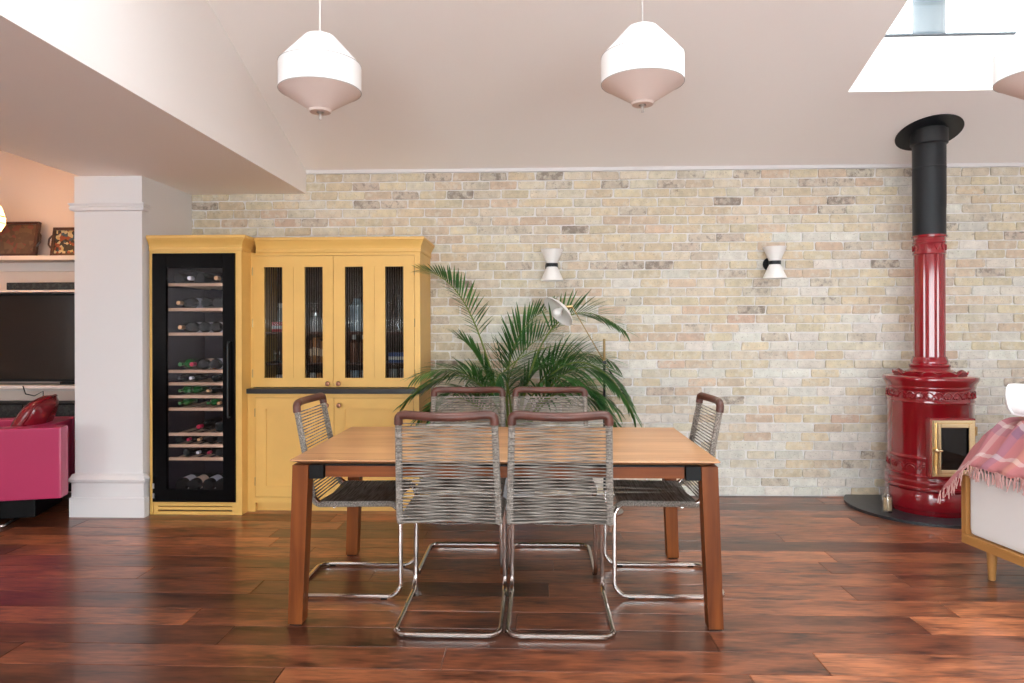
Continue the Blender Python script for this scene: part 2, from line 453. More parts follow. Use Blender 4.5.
def tag(o, label=None, cat=None, group=None, kind=None):
    if label: o['label'] = label
    if cat: o['category'] = cat
    if group: o['group'] = group
    if kind: o['kind'] = kind
    return o


def thing(name, label, cat, loc=(0, 0, 0), rz=0.0, group=None):
    o = bpy.data.objects.new(name, None); C.objects.link(o)
    o.location = loc; o.rotation_euler = (0, 0, rz); o.empty_display_size = .1
    return tag(o, label, cat, group)


def copy_tree(o, parent=None):
    c = o.copy(); C.objects.link(c); c.parent = parent
    for ch in list(o.children): copy_tree(ch, c)
    return c


def fillet(pts, rads, seg=6):
    pts = [Vector(p) for p in pts]; out = [pts[0]]
    for i in range(1, len(pts)-1):
        p = pts[i]; a = (pts[i-1]-p); b = (pts[i+1]-p); r = rads[i-1] if isinstance(rads, (list, tuple)) else rads
        if r <= 0: out.append(p); continue
        ang = a.angle(b); d = r/math.tan(ang/2); d = min(d, a.length*.49, b.length*.49); r2 = d*math.tan(ang/2)
        an = a.normalized(); bn = b.normalized()
        cen = p + (an+bn).normalized()*(r2/math.sin(ang/2))
        s = p+an*d-cen; e = p+bn*d-cen; th = s.angle(e)
        for k in range(seg+1):
            t = k/seg
            q = (s*math.sin((1-t)*th)+e*math.sin(t*th))/math.sin(th)
            out.append(cen+q)
    out.append(pts[-1]); return out


def struct(o, label=None):
    o['kind'] = 'structure'
    if label: o['label'] = label
    return o

# ------------------------------------------------------------------ the room
# floor: slab with planks as parts
floor = struct(MB().box(-7.2, XR+.1, YB-.1, YW+.2, -0.12, -0.016).build('floor', 'floor_wood'), 'dark red brown glossy wooden plank floor')
# patches of the same floor that the photograph does not show (behind the camera)
MB().box(-7.2, XR+.1, YB-.1, 0.6, -0.016, 0.0).build('floor_surface', 'floor_wood', floor)
PW = 0.183
plank_mesh = {}
def plank(x0, x1, y0):
    ln = round(x1-x0, 3)
    if ln not in plank_mesh:
        h = ln/2-.0008; w = PW/2-.0009; b = .002
        v = [(-h, -w, -.015), (h, -w, -.015), (h, w, -.015), (-h, w, -.015), (-h, -w, -b), (h, -w, -b), (h, w, -b), (-h, w, -b),
             (-h+b, -w+b, 0), (h-b, -w+b, 0), (h-b, w-b, 0), (-h+b, w-b, 0)]
        f = [(0, 1, 5, 4), (1, 2, 6, 5), (2, 3, 7, 6), (3, 0, 4, 7), (4, 5, 9, 8), (5, 6, 10, 9), (6, 7, 11, 10), (7, 4, 8, 11), (8, 9, 10, 11)]
        me = bpy.data.meshes.new('plank'); me.from_pydata(v, [], f); me.materials.append(M['floor_wood']); plank_mesh[ln] = me
    o = bpy.data.objects.new('plank', plank_mesh[ln]); C.objects.link(o); o.parent = floor
    o.location = ((x0+x1)/2, y0+PW/2, 0)
    t = rnd.random()
    if t < .18: c = (0.42, .40, .44)
    elif t < .55: c = (.72, .66, .66)
    elif t < .85: c = (1.1, 1.05, 1.0)
    else: c = (1.45, 1.45, 1.35)
    j = rnd.uniform(.85, 1.15)
    o.color = (c[0]*j, c[1]*j, c[2]*j, 1)
y = 3.013 - PW*13
row = 0
while y < YW + .1:
    x = -5.6 + rnd.uniform(-1.2, 0)
    while x < XR:
        ln = rnd.choice([1.0, 1.25, 1.5, 1.8, 1.8, 2.1])
        x1 = min(x+ln, XR+.05)
        if XR - x1 < .3: x1 = XR+.05
        plank(x, x1, y); x = x1
    y += PW; row += 1

# brick wall ----------------------------------------------------------
wb = struct(MB().box(-7.1, XR+.2, YW, YW+.2, -0.1, 3.3).build('wall_back', 'mortar'), 'pale buff brick wall with light mortar joints')
BL, BH, CO, LO = 0.211, 0.0615, 0.0714, 0.221
variants = []
for k in range(10):
    def J(a): return rnd.uniform(-a, a)
    h = BL/2; w = BH/2; b = rnd.uniform(.002, .0035); d = rnd.uniform(.009, .013)
    cs = [(-h+J(.004), -w+J(.0022)), (h+J(.004), -w+J(.0022)), (h+J(.004), w+J(.0022)), (-h+J(.004), w+J(.0022))]
    oc = []    # 8-gon with clipped corners
    for i in range(4):
        px_, pz_ = cs[i]; sx = -1 if px_ < 0 else 1; sz = -1 if pz_ < 0 else 1
        c1 = rnd.uniform(.003, .010)
        p1 = (px_-sx*c1, pz_); p2 = (px_, pz_-sz*c1)
        oc += ([p2, p1] if i in (0, 2) else [p1, p2])
    n = len(oc)
    v = [(x, .004, z) for x, z in oc] + [(x, -d+b*.5, z) for x, z in oc] + [(x*(1-b/h), -d+J(.0006), z*(1-b*.8/w)) for x, z in oc]
    f = [(i, (i+1) % n, (i+1) % n+n, i+n) for i in range(n)] + [(i+n, (i+1) % n+n, (i+1) % n+2*n, i+2*n) for i in range(n)] + [tuple(range(2*n, 3*n))]
    me = bpy.data.meshes.new('brick'); me.from_pydata(v, [], f); me.materials.append(M['brick_object'])
    bm = bmesh.new(); bm.from_mesh(me); bmesh.ops.recalc_face_normals(bm, faces=bm.faces); bm.to_mesh(me); bm.free()
    variants.append(me)
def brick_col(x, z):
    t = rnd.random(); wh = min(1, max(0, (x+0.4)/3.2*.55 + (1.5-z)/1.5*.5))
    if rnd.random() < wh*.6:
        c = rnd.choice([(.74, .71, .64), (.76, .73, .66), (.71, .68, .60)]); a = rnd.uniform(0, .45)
    elif t < .40: c = (.68, .585, .42); a = rnd.uniform(.1, .5)
    elif t < .68: c = (.70, .63, .50); a = rnd.uniform(.1, .5)
    elif t < .82: c = (.66, .53, .40); a = rnd.uniform(.1, .55)
    elif t < .92: c = (.64, .565, .46); a = rnd.uniform(.6, .9)
    elif t < .975: c = (.58, .50, .41); a = rnd.uniform(.85, 1.15)
    else: c = (.64, .47, .36); a = rnd.uniform(.1, .5)
    j = rnd.uniform(.86, 1.03); k = rnd.uniform(.96, 1.04)
    return (c[0]*j, c[1]*j*k, c[2]*j*k, a)
fv, ff, fc = [], [], []
nobj = 0
for rix in range(37):
    z = .004 + CO*(rix+.5)
    if z + BH/2 > ZC + .05: break
    off = (rix % 2)*LO/2 + rnd.uniform(-.03, .03)
    k = 0
    x = -2.9 + off
    while x < XR:
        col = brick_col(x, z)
        me = rnd.choice(variants); dy = rnd.uniform(-.0015, .0015); rot = rnd.uniform(-.006, .006)
        if .62 < x < 2.48 and z > .05 and nobj < 300:
            o = bpy.data.objects.new('brick', me); C.objects.link(o); o.parent = wb
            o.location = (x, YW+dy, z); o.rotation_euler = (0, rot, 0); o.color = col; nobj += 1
        else:
            base = len(fv)
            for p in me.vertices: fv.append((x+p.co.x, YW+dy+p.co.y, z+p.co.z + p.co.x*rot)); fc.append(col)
            for q in me.polygons: ff.append(tuple(i+base for i in q.vertices))
        x += LO + rnd.uniform(-.004, .004)
me = bpy.data.meshes.new('brick_field'); me.from_pydata(fv, [], ff)
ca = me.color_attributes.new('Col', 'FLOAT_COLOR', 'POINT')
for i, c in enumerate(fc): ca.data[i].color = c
o = link('brick_field', me, 'brick_field', wb); o['kind'] = 'stuff'
# wall of the next room beyond the pier (plain plaster)
struct(MB().box(-7.1, -3.25, YW-.03, YW, 0, 3.3).build('wall_left_back', 'paint_blush'), 'warm blush plaster wall behind the television shelves')

# roof / ceiling -------------------------------------------------------
def roof():
    xs = sorted({XSL, XS, XR} | {a for s in SKY for a in s[:2]})
    ys = sorted({YB-.1, YR, YW+.2} | {a for s in SKY for a in s[2:]})
    def filled(i, j):
        if i < 0 or j < 0 or i >= len(xs)-1 or j >= len(ys)-1: return False
        cx = (xs[i]+xs[i+1])/2; cy = (ys[j]+ys[j+1])/2
        return not any(a < cx < b and c < cy < d for a, b, c, d in SKY)
    m = MB()
    for i in range(len(xs)-1):
        for j in range(len(ys)-1):
            if not filled(i, j): continue
            a, b, c, d = xs[i], xs[i+1], ys[j], ys[j+1]
            zl0, zl1 = zc(c), zc(d)
            m.add([(a, c, zl0), (b, c, zl0), (b, d, zl1), (a, d, zl1)], [(0, 1, 2, 3)])
            m.add([(a, c, zl0+TH), (b, c, zl0+TH), (b, d, zl1+TH), (a, d, zl1+TH)], [(3, 2, 1, 0)])
            for (ii, jj, p, q) in ((i-1, j, (a, c), (a, d)), (i+1, j, (b, d), (b, c)), (i, j-1, (b, c), (a, c)), (i, j+1, (a, d), (b, d))):
                if not filled(ii, jj):
                    m.add([(*p, zc(p[1])), (*q, zc(q[1])), (*q, zc(q[1])+TH), (*p, zc(p[1])+TH)], [(0, 1, 2, 3)])
    return m.build('ceiling', 'paint_ceiling')
struct(roof(), 'pale sloping ceiling rising towards the viewer')
# dropped soffit and the flat ceiling of the next room
m = MB()
n = [(YB-.1, ), (YR, ), (YW, )]
sec = [(YB-.1), YR, YW]
for a, b in zip(sec[:-1], sec[1:]):
    v = [(XS, a, ZS), (XS, b, ZS), (XS, b, zc(b)+.05), (XS, a, zc(a)+.05), (XSL, a, ZS), (XSL, b, ZS), (XSL, b, zc(b)+.05), (XSL, a, zc(a)+.05)]
    m.add(v, [(0, 1, 2, 3), (4, 7, 6, 5), (0, 4, 5, 1)])
struct(m.build('ceiling_soffit', 'paint_ceiling'), 'boxed dropped ceiling over the wine cabinet')
struct(MB().box(-7.2, XSL, YB-.1, YW, 3.05, 3.15).build('ceiling_left', 'paint_ceiling'), 'higher flat ceiling of the next room')
# trim under the slope
struct(MB().box(XS, XR, YW-.022, YW, ZC-.02, ZC+.02).build('trim_1', 'paint_white'), 'thin white trim along the top of the brick wall')
# pier
pier = struct(MB().box(-3.275, -2.785, 4.74, YW, 0, ZS).build('wall_pier', 'paint_white'), 'white plastered pier beside the yellow wine cabinet')
m = MB()
def ring(x0, x1, yf, prof, yb):
    """moulding around left/front/right of a rectangle; profile (out, z)"""
    k = len(prof); v = []
    for o_, z in prof:
        v += [(x0-o_, yb, z), (x0-o_, yf-o_, z), (x1+o_, yf-o_, z), (x1+o_, yb, z)]
    f = []
    for i in range(k-1):
        for j in range(3): f.append((i*4+j, i*4+j+1, (i+1)*4+j+1, (i+1)*4+j))
    return v, f
def moulding(name, x0, x1, yf, yb, prof, mt, parent, fl=1, fr=1):
    k = len(prof); v = []; f = []
    for o_, z in prof:
        v += [(x0-o_*fl, yb, z), (x0-o_*fl, yf-o_, z), (x1+o_*fr, yf-o_, z), (x1+o_*fr, yb, z)]
    for i in range(k-1):
        for j in range(3): f.append((i*4+j, i*4+j+1, (i+1)*4+j+1, (i+1)*4+j))
    f.append((3, 2, 1, 0)); f.append(tuple((k-1)*4+j for j in range(4)))
    me = MB().add(v, f, True).mesh(name, 25)
    return link(name, me, mt, parent)
moulding('picture_rail', -3.275, -2.785, 4.74, 4.80, [(0, 2.165), (.02, 2.17), (.026, 2.19), (.018, 2.2), (.03, 2.215), (.03, 2.222), (0, 2.226)], 'paint_white', pier)
moulding('baseboard_pier', -3.275, -2.785, 4.74, 4.775, [(.026, 0), (.026, .135), (.016, .14), (.016, .24), (.03, .25), (.034, .268), (.022, .28), (.014, .3), (0, .305)], 'paint_white', pier)
# side and rear walls (out of frame, they carry the light)
struct(MB().box(XR, XR+.2, YB-.1, YW+.2, -.1, 4.8).build('wall_right', 'plaster_plain'))
struct(MB().box(-7.3, -7.1, YB-.1, -2.3, -.1, 3.2).box(-7.3, -7.1, -.3, YW+.2, -.1, 3.2).box(-7.3, -7.1, -2.3, -.3, -.1, .65).box(-7.3, -7.1, -2.3, -.3, 2.35, 3.2).build('wall_left', 'paint_blush'))
rear = MB()
rear.box(-7.2, -2.0, YB-.2, YB, -.1, 4.7)
rear.box(-2.0, 3.6, YB-.2, YB, 2.35, 4.7).box(3.6, XR+.2, YB-.2, YB, -.1, 4.7)
struct(rear.build('wall_rear', 'plaster_plain'))
struct(MB().box(-9, 7, YB-6, YB-.1, -.2, -.1).build('patio_ground', 'paving'), 'paved patio outside the rear doors')
# rear sliding doors
dr = struct(MB().box(-2.0, 3.6, YB-.12, YB-.04, 2.29, 2.35).build('door_1', 'frame_grey'))
for x in (-2.0, -.15, 1.72, 3.54):
    MB().box(x, x+.06, YB-.12, YB-.04, -.1, 2.29).build('door_frame', 'frame_grey', dr)
for x in (-1.94, -.09, 1.78):
    MB().box(x, x+1.78, YB-.09, YB-.08, -.1, 2.29).build('pane', 'clear_pane', dr)
# roof windows: frame + pane on top of each opening
for i, (x0, x1, y0, y1) in enumerate(SKY):
    def zz(y): return zc(y) + TH
    fr = MB()
    t = .035
    def slab(a, b, c, d, lo, hi):
        v = [(a, c, zz(c)+lo), (b, c, zz(c)+lo), (b, d, zz(d)+lo), (a, d, zz(d)+lo), (a, c, zz(c)+hi), (b, c, zz(c)+hi), (b, d, zz(d)+hi), (a, d, zz(d)+hi)]
        return v, [(3, 2, 1, 0), (4, 5, 6, 7), (0, 1, 5, 4), (1, 2, 6, 5), (2, 3, 7, 6), (3, 0, 4, 7)]
    fr.add(*slab(x0-.05, x0+.0, y0-.05, y1+.05, 0.001, .012)); fr.add(*slab(x1, x1+.05, y0-.05, y1+.05, 0.001, .012))
    fr.add(*slab(x0, x1, y0-.05, y0, 0.001, .012)); fr.add(*slab(x0, x1, y1-.012, y1+.05, 0.001, .012))
    w = struct(fr.build('window_%d' % (i+1), 'frame_grey'), 'roof window beside the black stove pipe' if i == 0 else None)
    MB().add(*slab(x0-.04, x1+.04, y0-.04, y1+.04, .013, .019)).build('pane', 'clear_pane', w)

# ------------------------------------------------------------------ yellow cabinet run
XT0, XT1, YT = -2.768, -2.098, 4.80       # tall housing
XD1 = -.842; YU = 4.953; YL = 4.895       # dresser right end, upper front, lower front
ZP = .894
YK = YW - .012                             # back against bricks
tall = thing('wine_cabinet', 'tall yellow painted cabinet housing the wine cooler', 'cabinet', (-2.43, 5.1, 0))
def W(o, parent):                          # keep world coordinates under a parent that is moved
    o.matrix_parent_inverse = Matrix.Translation(parent.location).inverted() if parent.rotation_euler.z == 0 else (Matrix.Translation(parent.location) @ Matrix.Rotation(parent.rotation_euler.z, 4, 'Z')).inverted()
    return o
m = MB()
CX0, CX1, CZ0, CZ1 = -2.742, -2.143, .093, 1.868    # cooler door
m.box(XT0, CX0-.002, YT, YK, 0, 1.9).box(CX1+.002, XT1, YT, YK, 0, 1.9).box(CX0-.002, CX1+.002, YT, YK, CZ1+.003, 1.9)
m.box(CX0-.002, CX1+.002, YK-.02, YK, 0.0, CZ1)
W(m.build('carcass', 'yellow_paint', tall), tall)
W(moulding('cornice', XT0, XT1, YT, YK, [(0.0005, 1.886), (.006, 1.888), (.008, 1.905), (.004, 1.91), (.006, 1.925), (.018, 1.95), (.034, 1.966), (.036, 1.972), (.042, 1.975), (.042, 1.992), (.038, 1.996)], 'yellow_paint', tall, 0, 1), tall)
W(MB().box(CX0, CX1, YT+.03, YT+.05, 0, .088).build('plinth_recess', 'black_matt', tall), tall)
for z in (.0, .034, .062):
    W(MB().box(CX0+.03, CX1-.03, YT+.004, YT+.03, z, z+(.02 if z else .022)).build('slat', 'yellow_paint', tall), tall)
for a, b in ((CX0, CX0+.03), (CX1-.03, CX1)):
    W(MB().box(a, b, YT+.004, YT+.03, 0, .088).build('vent_end', 'yellow_paint', tall), tall)
W(MB().box(CX0+.03, CX1-.03, YT+.004, YT+.03, .083, .089).build('slat', 'yellow_paint', tall), tall)

# wine cooler
cool = thing('wine_cooler', 'black glass fronted wine cooler full of bottles', 'wine cooler', (-2.44, 5.1, .093))
m = MB(); a0, a1 = CX0+.03, CX1-.03; yb = 5.40
m.box(a0, a0+.06, YT+.03, yb, CZ0, CZ1).box(a1-.06, a1, YT+.03, yb, CZ0, CZ1).box(a0+.06, a1-.06, YT+.03, yb, CZ0, CZ0+.06).box(a0+.06, a1-.06, YT+.03, yb, CZ1-.09, CZ1).box(a0+.06, a1-.06, yb-.02, yb, CZ0, CZ1)
W(m.build('carcass', 'cooler_inside', cool), cool)
dx0, dx1, dz0, dz1 = -2.641, -2.231, .183, 1.766
door = MB()
door.box(CX0, dx0, YT-.012, YT+.022, CZ0, CZ1, .002).box(dx1, CX1, YT-.012, YT+.022, CZ0, CZ1, .002).box(dx0, dx1, YT-.012, YT+.022, CZ0, dz0, .002).box(dx0, dx1, YT-.012, YT+.022, dz1, CZ1, .002)
dob = W(door.build('door', 'black_gloss', cool), cool)
def sub(o, part):
    return o      # its part already sits at the world origin
sub(MB().box(dx0, dx1, YT-.004, YT+.004, dz0, dz1).build('pane', 'cooler_pane', dob), dob)
hd = MB().tube(fillet([(-2.18, YT-.012, 1.235), (-2.18, YT-.045, 1.235), (-2.18, YT-.045, .70), (-2.18, YT-.012, .70)], .012), .006, 8)
sub(hd.build('handle', 'black_metal', dob), dob)
for z in (.19, .12): sub(MB().box(CX0+.002, CX0+.014, YT-.018, YT-.012, z, z+.035).build('hinge', 'steel', dob), dob)
SHZ = [1.648, 1.469, 1.292, 1.023, .933, .841, .751, .570, .487, .393]
for z in SHZ:
    sh = W(MB().box(dx0-.005, dx1+.005, YT+.03, YT+.052, z-.011, z+.011, .002).build('shelf', 'beech', cool), cool)
    for k in range(5):
        xx = dx0+.03+k*.087
        sub(MB().box(xx, xx+.022, YT+.052, 5.36, z-.008, z+.004).build('slat', 'beech', sh), sh)
# dim interior lamp of the cooler
ld = bpy.data.lights.new('cooler_lamp', 'AREA'); ld.shape = 'RECTANGLE'; ld.size = 1.5; ld.size_y = .02; ld.energy = .5; ld.color = (.85, .85, 1.0)
lo = bpy.data.objects.new('cooler_lamp', ld); C.objects.link(lo); lo.location = (-2.2375, YT+.028, .97); lo.rotation_euler = Vector((.75, -.66, 0)).to_track_quat('Z', 'Y').to_euler(); lo.rotation_euler = (Vector((.75, -.66, 0)).to_track_quat('Z', 'Y').to_matrix() @ Matrix.Rotation(R(90), 3, 'Z')).to_euler()

# bottles -----------------------------------------------------------
bot_body = MB().lathe([(0, .004), (.02, .0), (.034, .003), (.0375, .012), (.0375, .19), (.034, .215), (.018, .245), (.0145, .26), (.0145, .275)], 18).mesh('bottle_body')
foil_me = MB().lathe([(.0155, .262), (.0158, .312), (.0135, .315), (0, .315)], 14).mesh('foil')
lab_me = MB().lathe([(.0379, .05), (.0379, .14)], 18).mesh('label')
def bottle(x, z, neck_out, body='bottle_dark', foil='foil_black', label=None, group=None, lab=None, yo=0.0, k=1.0):
    t = thing('wine_bottle', label, 'bottle', (x, YT+.06+yo, z), 0, group)
    # lie along y: base toward viewer or neck toward viewer
    t.rotation_euler = (R(-90), 0, 0) if not neck_out else (R(90), 0, 0)
    if neck_out: t.location.y += .315*k
    t.scale = (k, k, k)
    def mk(nm, me, mt):
        me2 = me if not me.materials else None
        o = bpy.data.objects.new(nm, me); C.objects.link(o); o.parent = t
        if not me.materials: me.materials.append(None)
        o.material_slots[0].link = 'OBJECT'; o.material_slots[0].material = M[mt]
        return o
    mk('bottle_body', bot_body, body); mk('foil', foil_me, foil)
    if lab: mk('paper_label', lab_me, lab)
    return t
ordn = ['topmost', 'second', 'third', 'fourth', 'fifth', 'sixth', 'seventh', 'eighth', 'ninth', 'lowest wooden']
def bz(i): return SHZ[i]+.011+.0378
LAY = {  # shelf: list of (fraction across, neck out, body, foil, label text or None, paper)
    0: [(.10, 0, 'bottle_dark', 'foil_black', None, None), (.31, 1, 'bottle_dark', 'foil_white', 'dark bottle with white capsule on the topmost cooler shelf', None), (.52, 0, 'bottle_dark', 'foil_black', None, None), (.82, 1, 'bottle_dark', 'foil_gold', 'dark bottle with gold capsule on the topmost cooler shelf', None)],
    1: [(.10, 1, 'bottle_dark', 'foil_gold', 'dark bottle with copper capsule on the second cooler shelf', None), (.34, 0, 'bottle_dark', 'foil_black', None, 'foil_white'), (.62, 0, 'bottle_dark', 'foil_black', None, None), (.84, 0, 'bottle_dark', 'foil_black', None, None)],
    2: [(.13, 1, 'bottle_dark', 'foil_gold', 'dark bottle with gold capsule on the third cooler shelf', None), (.36, 0, 'bottle_dark', 'foil_black', None, 'foil_white'), (.58, 0, 'bottle_dark', 'foil_black', None, 'foil_white'), (.80, 0, 'bottle_dark', 'foil_black', None, 'foil_white')],
    3: [(.13, 1, 'bottle_green', 'bottle_green', 'green wine bottle at the left end of the fourth cooler shelf', None), (.35, 1, 'bottle_dark', 'foil_red', 'dark bottle with red capsule on the fourth cooler shelf', None), (.57, 0, 'bottle_dark', 'foil_black', 'wine bottle with pinkish label on the fourth cooler shelf', 'label_cream'), (.79, 0, 'bottle_dark', 'foil_white', 'wine bottle with white label on the fourth cooler shelf', 'foil_white')],
    4: [(.10, 1, 'bottle_dark', 'foil_black', None, None), (.33, 1, 'bottle_dark', 'foil_white', 'dark bottle with silver capsule on the fifth cooler shelf', None), (.80, 0, 'bottle_dark', 'foil_black', None, None)],
    5: [(.12, 1, 'bottle_green', 'bottle_green', None, None), (.31, 1, 'bottle_green', 'bottle_green', None, None), (.66, 1, 'bottle_dark', 'foil_gold', 'dark bottle with gold capsule on the sixth cooler shelf', None)],
    6: [(.12, 1, 'bottle_green', 'bottle_green', 'green wine bottle at the left end of the seventh cooler shelf', None), (.66, 1, 'bottle_green', 'bottle_green', 'green wine bottle right of middle on the seventh cooler shelf', None), (.86, 1, 'bottle_dark', 'foil_gold', 'dark bottle with gold capsule on the seventh cooler shelf', None)],
    7: [(.48, 1, 'bottle_dark', 'foil_red', 'dark bottle with red capsule on the eighth cooler shelf', None), (.88, 0, 'bottle_dark', 'foil_black', None, None)],
    8: [(.10, 0, 'bottle_dark', 'foil_black', None, None), (.28, 1, 'bottle_dark', 'foil_red', 'dark bottle with red capsule on the ninth cooler shelf', None), (.48, 1, 'bottle_dark', 'foil_gold', 'dark bottle with gold capsule on the ninth cooler shelf', None), (.70, 0, 'bottle_dark', 'foil_black', None, None), (.90, 0, 'bottle_dark', 'foil_black', None, None)],
    9: [(.25, 0, 'bottle_dark', 'foil_black', None, None), (.46, 1, 'bottle_dark', 'foil_white', 'dark bottle with white capsule on the lowest wooden cooler shelf', None), (.67, 1, 'bottle_dark', 'foil_red', 'dark bottle with red capsule on the lowest wooden cooler shelf', None), (.88, 0, 'bottle_dark', 'foil_black', None, None)],
}
ORD = ['leftmost', 'second from left', 'third from left', 'fourth from left', 'fifth from left']
for i, L_ in LAY.items():
    for n_, (fr_, nk, body, foil, lb, paper) in enumerate(L_):
        x = dx0 + .012 + fr_*(dx1-dx0-.024)
        kk = .74 if i in (4, 5, 6, 8, 9) else 1.0
        kind = 'green wine bottle' if body == 'bottle_green' else ('pale labelled dark wine bottle' if paper else 'dark wine bottle')
        bottle(x, SHZ[i]+.0115+.0378*kk, nk, body, foil, lb or '%s, %s on the %s cooler shelf' % (kind, ORD[n_], ordn[i]), 'bottles on the %s cooler shelf' % ordn[i], paper, k=kk)
zb = CZ0+.0605+.0378*1.15
for fr_, lb, paper in ((.14, 'dark bottle with white label at left of the cooler floor', 'foil_white'), (.38, 'dark bottle with cream label on the cooler floor', 'label_cream'), (.65, 'third bottle from left on the cooler floor, white labelled', 'foil_white'), (.89, 'rightmost white labelled bottle on the cooler floor', 'foil_white')):
    bottle(dx0+.01+fr_*(dx1-dx0-.02), zb, 0, 'bottle_dark', 'foil_black', lb, 'bottles on the cooler floor', paper, k=1.15)

# dresser ----------------------------------------------------------------
dres = thing('dresser', 'yellow painted dresser with reeded glass upper doors', 'cabinet', (-1.47, 5.2, 0))
X0 = XT1 + .001
m = MB(); t = .02
# upper carcass: sides, back, top, face frame
m.box(X0, X0+.016, YU, YK, ZP+.001, 1.885).box(XD1-.02, XD1, YU, YK, ZP+.001, 1.885).box(X0+.016, XD1-.02, YU, YK, 1.866, 1.885)
m.box(XD1-.042, XD1-.02, YU, YU+.022, ZP+.001, 1.866)
W(m.build('upper_carcass', 'yellow_paint', dres), dres)
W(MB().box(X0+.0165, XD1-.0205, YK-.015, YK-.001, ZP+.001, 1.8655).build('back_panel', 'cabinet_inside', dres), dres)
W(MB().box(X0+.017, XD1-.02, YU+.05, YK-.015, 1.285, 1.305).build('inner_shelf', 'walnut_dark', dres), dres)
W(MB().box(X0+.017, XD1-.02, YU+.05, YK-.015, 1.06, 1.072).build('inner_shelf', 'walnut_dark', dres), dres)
W(moulding('cornice', X0+.0425, XD1, YU, YK, [(0.0005, 1.8855), (.006, 1.89), (.008, 1.908), (.004, 1.913), (.006, 1.927), (.016, 1.95), (.026, 1.966), (.028, 1.972), (.034, 1.975), (.034, 1.992), (.03, 1.996)], 'yellow_paint', dres, 0, 1), dres)
# worktop
W(MB().box(X0-.001, XD1+.012, YL-.02, YK, .858, ZP, .003).build('worktop', 'worktop_black', dres), dres)
# upper doors
def pane_mesh(w, h):
    n = 8; ks = 8; v = []; prof = []
    for i in range(n):
        for q in range(ks):
            prof.append((-w/2+w*(i+q/ks)/n, -.0075*math.sin(PI*q/ks)-.004))
    prof.append((w/2, -.004))
    k = len(prof)
    for z in (-h/2, h/2):
        for x, y_ in prof: v.append((x, y_, z))
        v.append((w/2, 0, z)); v.append((-w/2, 0, z))
    K = k+2
    f = [(i, (i+1) % K, (i+1) % K+K, i+K) for i in range(K)] + [tuple(reversed(range(K))), tuple(range(K, 2*K))]
    me = bpy.data.meshes.new('reeded_pane'); me.from_pydata(v, [], f)
    me.materials.append(M['reeded_glass']); me.materials.append(M['reeded_valley_shaded'])
    for i, p in enumerate(me.polygons):
        p.use_smooth = i < k-1
        if i < k-1 and i % ks in (0, 1, ks-1): p.material_index = 1      # deep grooves between the reeds, their refracted shade put into the tint
    return me
pm = pane_mesh(.1375, .816)
dz_0, dz_1 = ZP+.006, 1.863
for (a, b, g, panes, kx) in ((-2.079, -1.484, -1.778, (-1.9275, -1.628), -1.519), (-1.481, -.886, -1.178, (-1.3295, -1.0325), -1.44)):
    d = MB(); y0, y1 = YU-.001, YU+.024; ph = .0675
    zs0, zs1 = .967, 1.782
    d.box(a, b, y0, y1, dz_0, zs0).box(a, b, y0, y1, zs1, dz_1)
    xs = [a, panes[0]-ph, panes[0]+ph, g-.0012, g+.0012, panes[1]-ph, panes[1]+ph, b]
    for i in (0, 2, 4, 6):
        d.box(xs[i], xs[i+1], y0, y1, zs0, zs1)
    d.box(g-.0012, g+.0012, y0+.004, y1, zs0, zs1)
    do = W(d.build('door', 'yellow_paint', dres), dres)
    for pxx in panes:
        p = link('reeded_pane', pm, None, do); p.location = (pxx, YU+.014, (zs0+zs1)/2); sub(p, do)
    kn = MB().lathe([(.0, -.0), (.009, 0), (.008, .01), (.016, .018), (.0185, .027), (.014, .035), (0, .038)], 16)
    kn.xf(Matrix.Translation((kx, y0, .927)) @ Matrix.Rotation(R(90), 4, 'X'))
    sub(kn.build('knob', 'copper_knob', do), do)
    hx = a-.003 if a < -2 else b+.003
    for z in (1.75, 1.37, 1.0):
        sub(MB().tube([(hx, y0-.002, z-.03), (hx, y0-.002, z+.03)], .0035, 6).build('hinge', 'brass', do), do)
# lower unit
m = MB()
m.box(X0, X0+.055, YL, YK, 0, .857).box(XD1-.04, XD1, YL, YK, 0.0, .857).box(X0+.055, XD1-.04, YL, YL+.022, .828, .857).box(X0+.055, XD1-.04, YL, YL+.022, .065, .105)
m.box(X0+.055, XD1-.04, YL+.04, YL+.06, 0, .065).box(X0+.055, XD1-.04, YK-.02, YK, 0.0, .857)
W(m.build('lower_carcass', 'yellow_paint', dres), dres)
for (a, b, kx) in ((X0+.057, -1.4635, -1.51), (-1.4605, XD1-.042, -1.42)):
    z0, z1 = .108, .825; y0 = YL-.001; s_ = .078
    d = MB().box(a, a+s_, y0, y0+.022, z0, z1).box(b-s_, b, y0, y0+.022, z0, z1).box(a+s_, b-s_, y0, y0+.022, z0, z0+s_).box(a+s_, b-s_, y0, y0+.022, z1-s_, z1)
    do = W(d.build('door', 'yellow_paint', dres), dres)
    sub(MB().box(a+s_, b-s_, y0+.009, y0+.016, z0+s_, z1-s_).build('door_panel', 'yellow_paint', do), do)
    kn = MB().lathe([(.0, -.0), (.009, 0), (.008, .01), (.016, .018), (.0185, .027), (.014, .035), (0, .038)], 16)
    kn.xf(Matrix.Translation((kx, y0, .775)) @ Matrix.Rotation(R(90), 4, 'X'))
    sub(kn.build('knob', 'copper_knob', do), do)
    hx = a-.002 if a < -2 else b+.002
    for z in (.72, .22):
        sub(MB().tube([(hx, y0-.002, z-.03), (hx, y0-.002, z+.03)], .0035, 6).build('hinge', 'brass', do), do)

